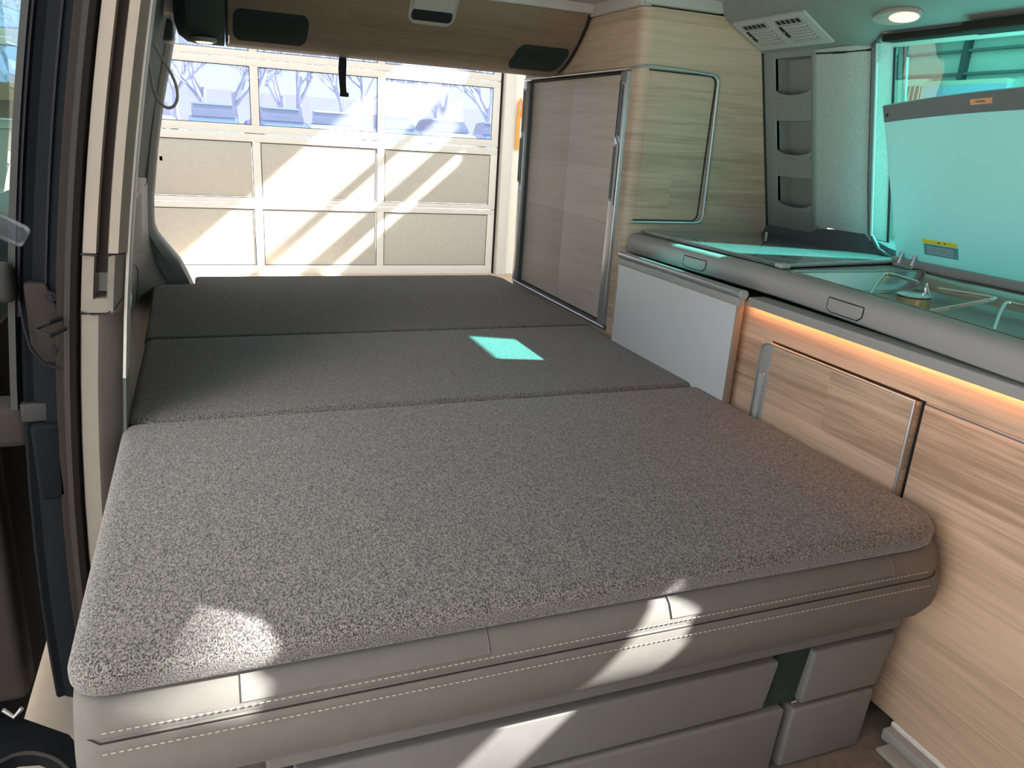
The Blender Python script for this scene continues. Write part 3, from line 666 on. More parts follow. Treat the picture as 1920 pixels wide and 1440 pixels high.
G().tube([(LX(.7), 1.300, .702), (LX(.7)+.022, 1.298, .700)], .0014).obj('cover_joint', M_DARK, pt)
G().tube([(LX(.7)+.037, 1.299, .700), (LX(.7)+.06, 1.316, .702)], .0014).obj('cover_joint', M_DARK, pt)
ds = thing('door_seal', 'dark rubber seal running down the sliding-door opening', 'seal', (-.21, 1.31, -.1))
strip('seal_bulb', M_SEAL, [(-.024, 1.308), (-.020, 1.297), (-.012, 1.293), (-.004, 1.297), (-.001, 1.308), (-.001, 1.33), (-.024, 1.33)], ds)
strip('seal_base', M_SLOT, [(-.034, 1.318), (-.032, 1.312), (-.024, 1.312), (-.022, 1.34), (-.034, 1.34)], ds)
jb = thing('body_jamb', 'black painted body pillar edge with the lock striker, at far left', 'pillar', (-.24, 1.36, -.1))
strip('jamb_face', M_BODY, [(-.068, 1.335), (-.050, 1.325), (-.034, 1.322), (-.030, 1.345), (-.030, 1.45), (-.068, 1.45)], jb)
strip('jamb_outer_face', M_BODY, [(-.084, 1.342), (-.079, 1.335), (-.068, 1.338), (-.066, 1.345), (-.066, 1.44), (-.084, 1.44)], jb)
strip('body_flange', M_BODY2, [(-.090, 1.340), (-.0835, 1.332), (-.080, 1.345), (-.084, 1.42), (-.090, 1.42)], jb, .60, 1.25)
strip('glass_edge_seal', M_DARK, [(-.100, 1.338), (-.090, 1.334), (-.088, 1.35), (-.094, 1.42), (-.100, 1.42)], jb, .45, 1.25)
strip('body_flange', M_BODY2, [(-.0525, 1.328), (-.0465, 1.320), (-.043, 1.330), (-.0525, 1.345)], jb, .62, 1.25)
# lower recess step of the jamb with the rounded bright lip
g = G(); g.prism([(LX(.55)-.066, 1.318, .655), (LX(.55)-.036, 1.316, .655), (LX(.5)-.020, 1.314, .62), (LX(.5)-.020, 1.314, .55), (LX(.5)-.020, 1.316, .530), (LX(.5)-.045, 1.318, .530), (LX(.5)-.062, 1.32, .56)], (0, .03, 0), .003); sp = g.obj('striker_plate', M_SLOT, jb)
g = G(); g.tube([(LX(.55)-.072, 1.312, .63), (LX(.55)-.070, 1.310, .59), (LX(.5)-.060, 1.309, .555), (LX(.5)-.046, 1.309, .532), (LX(.5)-.030, 1.31, .524), (LX(.5)-.010, 1.31, .523)], .0018); g.obj('plate_lip', M_BODY2, jb)
for dx, z in ((-.040, .635), (-.034, .552)):
    g = G(); g.lathe((LX(z)+dx, 1.315, z), [(.001, -.005), (.0035, -.005), (.0040, -.002), (.0075, -.002), (.0085, .002)], 16, 'Y'); g.obj('screw', M_BODY2, sp)
g = G(); xx = LX(.59); g.tube([(xx-.018, 1.312, .604), (xx-.036, 1.285, .602), (xx-.056, 1.285, .592), (xx-.034, 1.268, .586), (xx-.016, 1.288, .592)], .0035); g.obj('striker_loop', M_BODY2, sp, label='bent metal striker loop')
g = G(); g.box(LX(.6)-.115, LX(.6)-.082, 1.31, 1.345, .625, .685, .012); g.obj('rubber_buffer', M_DARK, jb)
g = G(); g.box(LX(.4)-.070, LX(.4)-.026, 1.312, 1.40, .300, .430, .008); g.obj('jamb_step', M_BODY, jb)
g = G(); g.box(LX(.45)-.085, LX(.45)-.03, 1.325, 1.40, .432, .462, .002); g.obj('jamb_gap', M_DARK, jb)
# door sill inside, below
G().box(-.235, -.13, -.3, 1.30, -.14, -.055, .01).obj('trim_1', M_BODY, smooth=True, kind='structure')

# ---- inner left side panel
li = thing('left_side_panel', 'slate plastic side panel with storage recess between the pillars at left', 'panel', (-.18, 2, 0))
def PX(y, z):
    base = interp([(0, -.225), (.30, -.215), (.40, -.190), (.574, -.165), (.72, -.155), (.865, -.128), (1.0, -.098), (1.16, -.06)], z)
    k = (y-1.35)/1.35
    x = base-.010*(1-k)
    # shallow recess
    if .45 < z < .75 and y < 2.45:
        a = max(0, min(1, (2.42-y)/.25)); b_ = max(0, min(1, (z-.47)/.10))*max(0, min(1, (.74-z)/.05)); x -= .035*a*b_
    # bottom flare towards the bed near the rear
    if z < .60 and y > 2.45: x += .115*((y-2.45)/.25)*((.60-z)/.20)**2*.8 if z > .38 else .115*((y-2.45)/.25)*.97
    return x
ys = [1.34+i*(2.70-1.34)/34 for i in range(35)]
def bz(y): return .805-(y-1.5)*.075
rows_ = [[(PX(y, z), y, z) for z in [.0, .1, .2, .3, .36]+[.38+.02*i for i in range(17)]+[bz(y)]] for y in ys]
G().sheet(rows_, (-.02, 0, 0)).obj('lower_moulding', M_PANEL3, li)
rows_ = [[(PX(y, z)-.004, y, z) for z in [bz(y)+.001+(1.21-bz(y))*i/8 for i in range(9)]] for y in ys]
G().sheet(rows_, (-.02, 0, 0)).obj('window_blind', M_BLIND, li, label='lowered dark green-grey window blind')
# dark upper band of the moulding + tapered D pillar
g = G(); rows_ = []
for i in range(15):
    z = .40+i*(.705-.40)/14; y = 2.45; t_ = max(0, (z-.50)/.2)
    rows_.append([(PX(yy, z)+.002, yy, z) for yy in (2.70, 2.62, 2.55, 2.40-.5*t_, 2.35-.75*t_)])
g.sheet(rows_, (-.003, 0, 0)); g.obj('dark_panel', M_PANEL, li)
dp = thing('rear_pillar', 'slim slate rear pillar with a flared foot at the tailgate opening', 'pillar', (-.1, 2.7, .35))
rows_ = []
for z, x in ((.34, -.030), (.40, -.052), (.43, -.064), (.46, -.078), (.49, -.100), (.52, -.122), (.545, -.138), (.57, -.146), (.60, -.146), (.66, -.142), (.72, -.133), (.80, -.121), (.865, -.109), (.95, -.092), (1.05, -.068), (1.14, -.048), (1.2, -.035)):
    rows_.append([(x-.02-.03*max(0, (.56-z)/.2), 2.64, z), (x-.007, 2.662, z), (x, 2.70, z), (x-.003, 2.76, z), (x-.12, 2.76, z), (x-.14, 2.64, z)])
G().sweep(rows_).obj('pillar_cover', M_PANEL2, dp)
G().lathe((-.115, 2.70, .775), [(.001, -.004), (.006, -.004), (.007, .004)], 12, 'X').obj('plug', M_DARK, dp)
# chrome bordered pocket
g = G(); pts = []
for i in range(13):
    t_ = i/12; z = .70-.24*t_; y = 2.30-.02*math.sin(t_*PI)-.55*max(0, t_-.35)**1.5; pts.append((PX(y, z)+.006, y, z))
g.tube(pts, .004); g.obj('pocket_edge', M_ALU, li, label='bright curved pocket edge')

# cord loop on a knob
cl = thing('cord_loop', 'grey cord loop hanging from the knob at the upper left', 'cord', (-.08, 2.1, .93))
def cat(P, n=8):
    out = []
    P = [Vector(p) for p in P]
    for i in range(len(P)-1):
        p0, p1, p2, p3 = P[max(0, i-1)], P[i], P[i+1], P[min(len(P)-1, i+2)]
        for k in range(n):
            t_ = k/n; out.append(.5*((2*p1)+(-p0+p2)*t_+(2*p0-5*p1+4*p2-p3)*t_*t_+(-p0+3*p1-3*p2+p3)*t_**3))
    out.append(P[-1]); return out
yL = 1.60
def at(u, v, y):   # plain table of the loop's own outline, in metres on the plane y
    return (u*.667, y, .91+(v-.91)*.667)
loop = [(-.108, 1.092), (-.113, 1.05), (-.110, .99), (-.104, .955), (-.091, .932), (-.075, .923), (-.059, .930), (-.050, .952), (-.052, .985), (-.066, 1.02), (-.085, 1.055), (-.104, 1.094)]
g = G(); g.tube(cat([at(a, b, yL) for a, b in loop], 6), .0026); g.obj('cord', M_CORD, cl)
g = G(); g.tube([(-.070, yL+.01, 1.25), (-.072, yL+.01, 1.08), (-.076, yL, 1.042), (-.077, yL, 1.032)], [.013, .013, .011, .007], 16); g.obj('knob', M_PANEL, cl)
g = G(); g.tube([(-.080, yL-.008, 1.034), (-.073, yL-.010, 1.034), (-.066, yL-.008, 1.046)], .002); g.obj('knob_ring', M_CHROME, cl)

# ---- the opened sliding door outside
sdn = thing('sliding_door', 'sliding side door pushed back, with green glass and grey inner trim', 'door', (-.38, 2.0, -.3))
g = G(); g.sheet([[(-.40, y, .70), (-.36, y, .95), (-.32, y, 1.25)] for y in (1.50, 3.0)]); g.obj('door_glass', M_GLASS2, sdn, smooth=False)
g = G(); g.prism([(-.355, 1.46, .86), (-.340, 1.46, 1.28), (-.385, 1.46, 1.28), (-.40, 1.46, .86)], (0, .04, 0), .006); g.obj('glass_frame', M_TRIM, sdn)
g = G(); g.box(-.48, -.345, 1.45, 3.0, .52, .70, .03); g.obj('upper_trim', M_PANEL, sdn)
g = G(); g.box(-.50, -.40, 1.44, 3.0, -.30, .55, .02); g.obj('door_shell', M_BODY, sdn)
g = G(); g.box(-.375, -.285, 1.36, 1.44, .375, .445, .015); g.obj('armrest', M_DGREY, sdn)
g = G(); g.box(-.46, -.358, 1.42, 1.50, -.16, .37, .018); g.obj('edge_trim', M_DGREY, sdn)
g = G(); g.tube([(-.335, 1.40, .80), (-.325, 1.40, .79), (-.325, 1.40, .74), (-.34, 1.40, .73)], .014, 10); g.obj('door_pull', M_DARK, sdn)
g = G(); g.tube([(-.40, 1.41, -.162), (-.385, 1.41, -.182), (-.370, 1.41, -.166)], .004); g.obj('cable_clip', M_ALU, sdn)
ga = thing('door_guide_arm', 'black steel guide arm bridging the sliding door and the sill', 'arm', (-.28, 1.2, -.24))
g = G(); g.prism([(-.45, 1.46, -.20), (-.378, 1.430, -.20), (-.289, 1.357, -.20), (-.24, 1.27, -.20), (-.24, 1.20, -.20), (-.292, 1.285, -.20), (-.335, 1.321, -.20), (-.369, 1.328, -.20), (-.45, 1.30, -.20)], (0, 0, -.03), .004); g.obj('arm_plate', M_BODY, ga)
g = G(); g.tube(cat([(-.45, 1.296, -.198), (-.391, 1.316, -.198), (-.369, 1.326, -.198), (-.335, 1.319, -.198), (-.292, 1.283, -.198), (-.24, 1.20, -.198)], 5), .0035); g.obj('arm_rim', M_DGREY, ga)
g = G(); g.lathe((-.262, 1.215, -.19), [(.001, .012), (.010, .012), (.012, -.01)], 16); g.obj('pivot_bolt', M_BODY2, ga)
# clear ended rod near the opening
rd = thing('handle_rod', 'metallic rod with a clear cap reaching in from the left edge', 'rod', (-.3, 1.2, .75))
g = G(); g.tube([(-.335, 1.10, .828), (-.245, 1.125, .770)], .0135, 20); g.obj('rod', M_RODG, rd)
g = G(); g.tube([(-.247, 1.125, .7715), (-.216, 1.132, .751), (-.212, 1.133, .7485)], [.0150, .0150, .0125], 20); g.obj('end_cap', M_CLEAR, rd)
g = G(); g.tube([(-.249, 1.124, .7725), (-.243, 1.126, .769)], .016, 20); g.obj('collar', M_CHROME, rd)

# ================================================================== KITCHEN UNIT
ku = thing('kitchen_unit', 'oak-fronted kitchen cabinet along the right side with a warm light line under its top', 'cabinet', (1.2, .8, 0))
G().box(1.034, 1.50, -.6, 1.795, .02, .62).obj('carcass', M_DARK, ku, smooth=False)
G().box(1.018, 1.036, -.6, 1.797, .560, .619, .0015).obj('top_panel', W_CAB, ku)
G().box(1.018, 1.036, 1.185, 1.797, .02, .5605).obj('side_panel', W_CAB, ku, smooth=False)
G().box(1.0195, 1.034, 1.145, 1.187, .48, .5605).obj('corner_filler', W_CAB, ku, smooth=False)
dr = G().prism(onX(1.014, rrect(.815, 1.182, .03, .556, .018, rs=(.004, .004, .024, .004))), (.018, 0, 0), .0015, caponly=True).obj('drawer_front', W_CAB, ku)
G().prism([(1.0125, a, b) for a, b in [(1.152, .10)]+[(1.1825, .10)]+arc(1.1585, .5325, .024, 0, 90, 5)+[(1.152, .5565)]], (.004, 0, 0), .001).obj('corner_trim', M_GREYP, dr)
G().tube([(1.0115, .8165, .04), (1.0115, .8165, .5565), (1.0115, 1.155, .5565)], .0028).obj('edge_strip', M_ALU, dr)
G().tube([(1.0115, 1.155, .5565)]+[(1.0115, a, b) for a, b in arc(1.1585, .5325, .0245, 90, 0, 5)]+[(1.0115, 1.183, .12)], .0024).obj('edge_strip', M_ALU, dr)
G().prism([(1.008, a, b) for a, b in rrect(1.158, 1.176, .25, .500, .008)], (.006, 0, 0), .0015, caponly=True).obj('handle_frame', M_ALU, dr)
G().prism([(1.0065, a, b) for a, b in rrect(1.1605, 1.1735, .25, .494, .006)], (.004, 0, 0), .001).obj('handle_grip', M_GREYL, dr)
G().box(1.014, 1.034, -.6, .801, .03, .556, .0015).obj('door_panel', W_CAB, ku)
G().box(1.026, 1.034, .800, .8155, .03, .56).obj('door_gap', M_DARK, ku, smooth=False)
G().tube([(1.0165, -.6, .5585), (1.0165, .80, .5585)], .0022).obj('door_top_strip', M_ALU, ku)
G().tube([(1.020, .8155, .5600), (1.020, 1.16, .5600)], .0025).obj('drawer_shadow_gap', M_DARK, ku)
G().box(1.003, 1.045, -.6, 1.235, .6215, .6325, .002).box(1.003, 1.007, -.6, 1.235, .6150, .624, .001).obj('light_rail', M_GREYP, ku)
G().box(1.008, 1.0165, -.6, 1.235, .6185, .6214).obj('light_strip', M_LED, ku, smooth=False, label='glowing orange LED line')
# skirting on the van floor
sk = thing('floor_skirting', 'grey floor skirting with a white top line below the kitchen doors', 'skirting', (1.0, .3, 0))
G().box(.992, 1.03, -.6, .72, 0, .022, .004).obj('skirting_board', M_GREYP, sk)
G().box(1.010, 1.020, -.6, .72, .021, .030, .002).obj('white_line', M_WHITE, sk)
G().box(.962, .993, -.6, .70, 0, .008, .002).obj('floor_edge', M_GREYP, sk)

# folding table leaf stowed against the cabinet
ft = thing('folding_table', 'pale grey table leaf stowed upright against the kitchen cabinet', 'table', (.99, 1.49, .1))
G().box(.986, 1.001, 1.243, 1.735, .10, .626, .002).obj('leaf', M_TABLE, ft)
G().box(.985, 1.002, 1.2415, 1.2445, .10, .626, .0008).obj('edge_band', M_TRIM, ft)
G().tube([(.992, 1.237, .637), (.992, 1.742, .637)], .0085, 14).obj('pivot_tube', M_ALU, ft)
G().box(.984, 1.0, 1.24, 1.738, .612, .629, .003).obj('clamp_strip', M_GREYP, ft)
G().lathe((.992, 1.236, .637), [(.001, -.003), (.009, -.003), (.0095, .004)], 14, 'Y').obj('tube_cap', M_GREYL, ft)

# worktop with rounded front
wt = thing('worktop', 'grey moulded kitchen worktop with bulging front edge and push-button latches', 'worktop', (1.3, .8, .64))
def xf(y): return interp([(-.6, .965), (.2, .985), (.685, 1.012), (.90, 1.034), (1.05, 1.046), (1.19, 1.055), (1.35, 1.055), (1.60, 1.045), (1.795, 1.040)], y)
fp = [(.050, .631), (.010, .6325), (.002, .637), (-.001, .648), (.000, .668), (.005, .677), (.014, .683), (.030, .6855), (.034, .684), (.034, .640)]
ysW = [1.793-.02*i for i in range(3)]+[1.72-i*.06 for i in range(38)]
G().sweep([[(xf(y)+a, y, b) for a, b in fp] for y in ysW]).obj('front_edge', M_GREYP, wt)
YS0, YS1 = .15, 1.225     # stove well
def wel(x): return x
G().sweep([[(xf(y)+.03, y, .640), (xf(y)+.03, y, .6825), (1.50, y, .6825), (1.50, y, .640)] for y in (1.793, 1.6, 1.4, YS1+.005)]).obj('top_left', M_GREYP, wt)
G().box(1.455, 1.515, -.6, YS1+.006, .640, .6835, .002).obj('back_strip', M_GREYP, wt)
G().box(.99, 1.47, -.6, YS0, .640, .6825, .002).obj('top_right', M_GREYP, wt)
G().box(1.475, 1.49, .2, 1.30, .683, .695, .003).obj('back_ridge', M_GREYP, wt)
G().tube([(xf(y)+.034, y, .6805) for y in [1.78-.05*i for i in range(11)]], .0035).obj('lid_joint', M_DARK, wt)
def latch(y0_, y1_, nm_):
    def P(y, z, h): 
        k = interp([(b, a) for a, b in fp[1:7]], z); return Vector((xf(y)+k-h, y, z))
    loop_ = [(y0_, .648), (y0_-.008, .642), (y1_+.012, .642), (y1_, .650), (y1_, .667), (y0_, .667)] if y0_ > y1_ else None
    def dens(L, m=4):
        out = []
        for i in range(len(L)):
            a, b = L[i], L[(i+1) % len(L)]
            for k in range(m): out.append((a[0]+(b[0]-a[0])*k/m, a[1]+(b[1]-a[1])*k/m))
        return out
    D = dens(loop_); cy = sum(p[0] for p in D)/len(D); cz = sum(p[1] for p in D)/len(D)
    g = G(); g.sweep([[P(y, z, -.002) for y, z in D], [P(y, z, .0008) for y, z in D], [P(cy+(y-cy)*.9, cz+(z-cz)*.85, .0022) for y, z in D], [P(cy+(y-cy)*.4, cz+(z-cz)*.4, .001) for y, z in D]])
    o_ = g.obj('push_latch', M_GREYP, wt)
    g = G(); g.tube([P(y, z, .0003) for y, z in D], .0013, closed=True, n=6); g.obj('latch_joint', M_DARK, o_)
latch(1.540, 1.455, 'a'); latch(1.068, .978, 'b')
# sink lid: smoked glass plate with light hinge tips
sl_ = thing('sink_lid', 'closed smoked glass sink lid with pale edge rod beside the wardrobe', 'lid', (1.3, 1.5, .685))
pl_ = [(xf(1.785)+.030, 1.785), (xf(1.5)+.036, 1.50), (xf(1.3)+.040, 1.262), (1.522, 1.325), (1.50, 1.785)]
G().prism([(a, b, .6855) for a, b in pl_], (0, 0, .0075), .0015).obj('glass_plate', M_SINK, sl_)
G().tube([(xf(1.3)+.044, 1.262, .690), (1.30, 1.290, .692), (1.515, 1.323, .692)], .0042).obj('edge_rod', M_GREYL, sl_)
g = G(); g.box(xf(1.27)+.030, xf(1.27)+.054, 1.248, 1.272, .686, .696, .003); g.obj('corner_clip', M_GREYL, sl_)
G().tube([(xf(1.785)+.030, 1.783, .6935), (xf(1.5)+.036, 1.50, .6935), (xf(1.3)+.040, 1.264, .6935)], .0015).obj('polished_edge', M_ALU, sl_)
for q in ((1.47, 1.775, .694), (1.46, 1.745, .694)): pass
sc = thing('lid_screws', 'two small bright screw caps at the base of the pocket column', 'screws', (1.47, 1.77, .694))
G().lathe((1.462, 1.765, .692), [(.006, 0), (.005, .004), (.001, .006)], 12).obj('screw_cap', M_CHROME, sc)
G().lathe((1.488, 1.788, .708), [(.006, 0), (.005, .004), (.001, .006)], 12).obj('screw_cap', M_CHROME, sc)
# stainless hob tray
hb = thing('hob', 'stainless steel gas hob tray sunk into the worktop with wire pan supports', 'hob', (1.27, .7, .64))
def xw(y): return xf(y)+.036
g = G(); yy = [YS1-i*(YS1-YS0)/12 for i in range(13)]
D_ = .645
g.sheet([[(xw(y), y, .684), (xw(y)+.010, y, .676), (xw(y)+.020, y, D_+.004), (xw(y)+.034, y, D_), (1.415, y, D_), (1.432, y, D_+.005), (1.445, y, .676), (1.457, y, .6845)] for y in yy])
g.sheet([[(x, YS1, .684), (x, YS1-.010, .676), (x, YS1-.022, D_+.004), (x, YS1-.036, D_+.0006)] for x in (xw(YS1), 1.457)])
g.sheet([[(x, YS0, .684), (x, YS0+.010, .676), (x, YS0+.022, D_+.004), (x, YS0+.036, D_+.0006)] for x in (xw(YS0), 1.457)])
g.obj('tray', M_STEEL, hb)
G().tube([(xw(y), y, .6848) for y in yy]+[(1.457, YS0, .6848)]+[(1.457, YS1, .6848)], .0022, closed=True).obj('tray_rim', M_STEEL, hb)
def burner(cx, cy, par):
    g = G(); g.lathe((cx, cy, D_), [(.040, 0), (.038, .005), (.030, .007), (.030, .008)], 28); g.obj('burner_base', M_DARK, par)
    g = G(); g.lathe((cx, cy, D_+.007), [(.027, 0), (.030, .002), (.030, .020), (.026, .022)], 28); g.obj('burner_ring', M_BRASS, par)
    g = G(); g.lathe((cx, cy, D_+.0295), [(.031, 0), (.031, .002), (.024, .004), (.008, .005), (.001, .005)], 28); g.obj('burner_cap', M_STEEL, par)
    g = G(); g.tube([(cx+.040, cy+.012, D_), (cx+.040, cy+.012, D_+.050)], .0028); g.tube([(cx+.040, cy+.012, D_+.048), (cx+.034, cy-.004, D_+.030)], .0016); g.obj('igniter', M_CHROME, par)
def support(cx, cy, par):
    h = .6925
    for sgn in (1, -1):
        pts = [(cx+.045*sgn*.2+.03, cy+.030*sgn, h), (cx+.055, cy+.105*sgn, h), (cx+.040, cy+.116*sgn, h-.003), (cx-.045, cy+.062*sgn, D_+.012), (cx-.060, cy+.045*sgn, D_+.004)]
        g = G(); g.tube(cat(pts, 5), .0032); g.obj('pan_support', M_WIRE, par)
    g = G(); g.tube(cat([(cx-.075, cy-.06, D_+.004), (cx-.085, cy, D_+.004), (cx-.075, cy+.06, D_+.004)], 5), .003); g.obj('pan_support', M_WIRE, par)
for cx, cy in ((1.215, 1.035), (1.205, .765), (1.2, .45)):
    burner(cx, cy, hb); support(cx, cy, hb)
# raised hob lid of frosted glass leaning at the window
ld = thing('raised_glass_cover', 'raised frosted glass hob lid glowing turquoise against the side window', 'lid', (1.42, .85, .69))
Lb, Lt = Vector((1.462, 0, .694)), Vector((1.287, 0, 1.012))
def lidp(y, t_, h=0):
    n_ = Vector((-(Lt.z-Lb.z), 0, (Lt.x-Lb.x))).normalized()
    z1 = 1.0+.03*(1-((y-.72)/.60)**2)*1.9/ .33*.33
    p = Lb.lerp(Lt+Vector((-.012, 0, .030))*(1-((y-.80)/.515)**2), t_); return Vector((p.x, y*(1-.034*t_), p.z))+n_*h
yl = [1.312-i*(1.312-.285)/18 for i in range(19)]
def lidsheet(t0, t1, h0, h1, ya=1.312, yb=.285, n=18):
    ys_ = [ya-i*(ya-yb)/n for i in range(n+1)]
    rows_ = []
    for y in ys_: rows_.append([lidp(y, t0, h0), lidp(y, t1, h0), lidp(y, t1, h1), lidp(y, t0, h1)])
    g = G(); g.sweep(rows_); return g
lidsheet(0, 1, 0, -.005).obj('glass_sheet', M_LID, ld)
lidsheet(.905, 1.0, .0012, .0, ).obj('dark_edge_band', M_PANEL2, ld)
lidsheet(.945, .972, .0022, .001, 1.105, 1.060, 2).obj('copper_symbol', M_TINTB, ld)
lidsheet(.955, .963, .0027, .002, 1.094, 1.074, 2).obj('copper_symbol_window', M_PANEL2, ld)
lidsheet(.16, .185, .0016, .0, 1.235, 1.150, 4).obj('yellow_warning_bar', M_YEL, ld)
lidsheet(.085, .155, .0014, .0, 1.232, 1.148, 4).obj('warning_text_block', M_BLUEG, ld)
for k in range(4): lidsheet(.098+.013*k, .102+.013*k, .0022, .001, 1.225, 1.158, 3).obj('text_line', M_TABLE, ld)
lidsheet(.171, .177, .0024, .001, 1.196, 1.190, 1).obj('warning_dot', M_DARK, ld)
lidsheet(.171, .177, .0024, .001, 1.180, 1.176, 1).obj('warning_dot', M_DARK, ld)
for t_ in (.945,):
    p = lidp(1.300, t_, .002); G().lathe(p, [(.004, -.002), (.003, .002), (.001, .003)], 10, 'X').obj('rivet', M_CHROME, ld)
g = G(); g.box(1.448, 1.478, .285, 1.318, .685, .703, .005); g.obj('lower_profile', M_GREYP, ld)
g = G(); g.box(1.437, 1.452, 1.245, 1.300, .6835, .690, .002); g.tube([(1.446, 1.29, .690), (1.452, 1.29, .715), (1.462, 1.29, .712), (1.466, 1.29, .690)], .005); g.tube([(1.446, 1.255, .690), (1.452, 1.255, .712), (1.462, 1.255, .710), (1.466, 1.255, .690)], .005); hn = g.obj('hinge', M_ALU, ld)
for y in (1.262, 1.284): G().lathe((1.443, y, .690), [(.0035, 0), (.003, .0015), (.001, .002)], 10).obj('hinge_screw', M_CHROME, hn)

# ================================================================== BENCH SEAT (bed base)
bs = thing('bench_seat', 'grey upholstered bench seat whose front edge shows under the mattress, with storage drawers', 'seat', (.42, .9, 0))
rows_ = []
prof_b = [(.725, .266), (.700, .263), (.682, .269), (.672, .285), (.668, .303), (.669, .322), (.673, .338), (.6775, .3405), (.679, .352), (.688, .367), (.705, .379), (.740, .384), (1.30, .384), (1.30, .252)]
xs = [(-.128, .955, .030), (-.138, .985, .018), (-.1435, 1.0, .008), (-.1455, 1, 0)]
def bp_(x, k, dy): return [(x, a+dy if a < 1.2 else a, .318+(b-.318)*k) for a, b in prof_b]
L_ = [(-.1455, .90, .030), (-.1435, .95, .016), (-.136, .985, .006), (-.120, 1, 0), (.2, 1, 0), (.6, 1, 0), (.95, 1, .002), (.975, 1, .010), (.992, .985, .022), (1.003, .95, .040), (1.008, .88, .065)]
G().sweep([bp_(*p) for p in L_]).obj('seat_cushion', M_SEAT, bs)
# darker insets on the sloping top strip
def inset(x0, x1, nm_='insert'):
    q = prof_b[8:12]
    g = G(); rr = []
    for x in [x0+(x1-x0)*i/6 for i in range(7)]: rr.append([(x, a-.0012, b+.0008) for a, b in q]+[(x, .85, .3848)])
    g.sheet(rr, (0, .003, -.003)); return g.obj(nm_, M_SEATP, bs)
inset(.008, .272); inset(.513, .88)
for x in (.008, .272, .513, .88):
    G().tube([(x, a-.0012, b+.001) for a, b in prof_b[8:12]]+[(x, .80, .3855)], .0005).obj('seam', M_BASE, bs)
sx = [-.120+.01*i for i in range(0, 109)]
def fx(x, y): return y+(.002 if x < .95 else .002+.5*(x-.95)**2*8)
G().tube([(-.1435, .705, .345), (-.138, .688, .342)]+[(x, .6742+(0 if x < .94 else 2.6*(x-.94)**1.6*.9), .3395) for x in sx]+[(.985, .695, .340)], .0009).obj('seam', M_SLOT, bs, label='long dark seam along the front')
g = G(); n_ = 0
for z, y in ((.349, .6765), (.3305, .6695)):
    for i in range(150):
        x = -.118+i*.0071
        if x > .945: break
        g.tube([(x, y-.0005, z), (x+.0042, y-.0005, z)], .00055, 4)
g.obj('stitching', M_THREAD, bs, kind='stuff', smooth=False)
# base: recessed lip and four drawer fronts
G().box(.03, .978, .722, 1.30, .215, .2655, .004).obj('upper_lip', M_BASE, bs)
G().box(.05, .945, .745, 1.30, 0, .215).obj('base_body', M_DARK, bs, smooth=False)
def drawer(pts, nm_='drawer_front'):
    return G().prism([(a, .716, b) for a, b in pts], (0, .035, 0), .005).obj(nm_, M_BASE, bs)
drawer([(.06, .128), (.727, .128), (.742, .209), (.06, .209)])
drawer([(.797, .119), (.948, .119), (.968, .211), (.793+.012, .211)])
drawer([(.06, .012), (.762, .004), (.770, .118), (.06, .122)])
drawer([(.779, .004), (.940, .004), (.948, .111), (.786, .111)])
G().prism([(.727, .726, .124), (.790, .726, .120), (.806, .726, .2145), (.744, .726, .212)], (0, .02, 0)).obj('drawer_gap_plate', M_GREEN, bs, label='black gap between the upper drawer fronts')  # dark plate put in for the shaded gap between the drawers
G().box(.775, .785, .712, .716, .128, .133, .001).obj('drawer_catch', M_CHROME, bs)
G().box(.05, .062, .735, .75, .0, .21, .003).obj('end_post', M_DARK, bs)

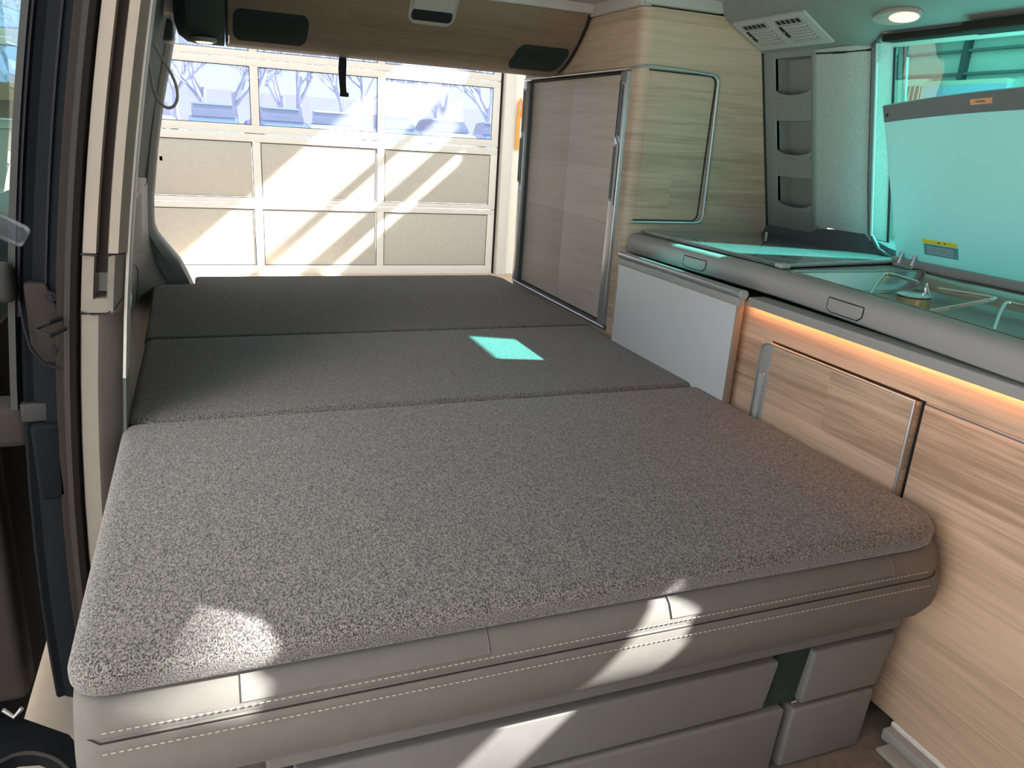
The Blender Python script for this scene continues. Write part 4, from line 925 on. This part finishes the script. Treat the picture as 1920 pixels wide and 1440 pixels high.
# ================================================================== FOLDING MATTRESS, three sections
mt = thing('folding_mattress', 'heather charcoal three-part folding mattress covering the whole bed', 'mattress', (.43, 1.7, .385))
def cushion(out, z0, z1, rad, nm_, noise_amp=.0016, dome=.0, lab=None):
    """closed plan outline -> stacked inset rings -> rounded pad with a gridded top"""
    bm = bmesh.new(); n = len(out)
    cx = sum(p[0] for p in out)/n; cy = sum(p[1] for p in out)/n
    P = [Vector((a, b)) for a, b in out]
    nr = []
    for i in range(n):
        a = (P[i]-P[i-1]).normalized(); b = (P[(i+1) % n]-P[i]).normalized(); t_ = (a+b).normalized() if (a+b).length > 1e-4 else a
        nr.append(Vector((-t_.y, t_.x)))
    area_ = sum(P[i].x*P[(i+1) % n].y-P[(i+1) % n].x*P[i].y for i in range(n))
    if area_ < 0: nr = [-v for v in nr]
    rings = []
    K = 10
    for k in range(K+1):
        a = -PI/2+PI*k/K/1.0
        ins = rad*(1-math.cos(a)) if a > 0 else .006*(1-math.cos(a)); z = (z0+z1)/2+((z1-z0)/2)*math.sin(a)
        rings.append((ins, z))
    rings = [(rings[0][0]+.0, rings[0][1])]+rings[1:]
    R = []
    for ins, z in rings: R.append([bm.verts.new((P[i].x+nr[i].x*ins, P[i].y+nr[i].y*ins, z)) for i in range(n)])
    for A, B in zip(R, R[1:]):
        for i in range(n): bm.faces.new((A[i], A[(i+1) % n], B[(i+1) % n], B[i]))
    bm.faces.new(R[0][::-1]); f = bm.faces.new(R[-1])
    bmesh.ops.recalc_face_normals(bm, faces=bm.faces)
    g = G(); g.bm.free(); g.bm = bm
    o_ = g.obj(nm_, F_BED, mt)
    return o_
def densify(pts, d=.04):
    out = []
    for i in range(len(pts)):
        a, b = Vector(pts[i]), Vector(pts[(i+1) % len(pts)]); m = max(1, int((b-a).length/d))
        out += [tuple(a.lerp(b, k/m)) for k in range(m)]
    return out
def sec(x0, x1, y0, y1, r, rs=None): return densify([(p[0], p[1]) for p in rrect(x0, x1, y0, y1, r, 4, rs)])
cushion(sec(-.148, 1.004, .688, 1.357,   .03, (.036, .075, .026, .026)), .378, .4105, .024, 'mattress_section')
cushion(sec(-.143, 1.006, 1.358, 1.905, .020), .386, .4110, .017, 'mattress_section')
rear = [(-.146, 1.907), (1.008, 1.907), (1.012, 2.62), (.985, 2.682), (-.028, 2.682), (-.040, 2.672), (-.040, 2.560), (-.135, 2.545), (-.158, 2.525), (-.150, 2.2)]
cushion(densify(rear), .386, .4110, .009, 'mattress_section')
G().box(-.12, 1.0, 1.30, 2.66, .30, .383, .01).obj('slatted_bed_board', M_PANEL, None) if False else None
bb = tag(G().box(-.12, 1.0, 1.31, 2.66, .30, .384, .01).obj('bed_board', M_PANEL), 'dark board carrying the rear part of the mattress', 'board')
print('objects', len(bpy.data.objects))
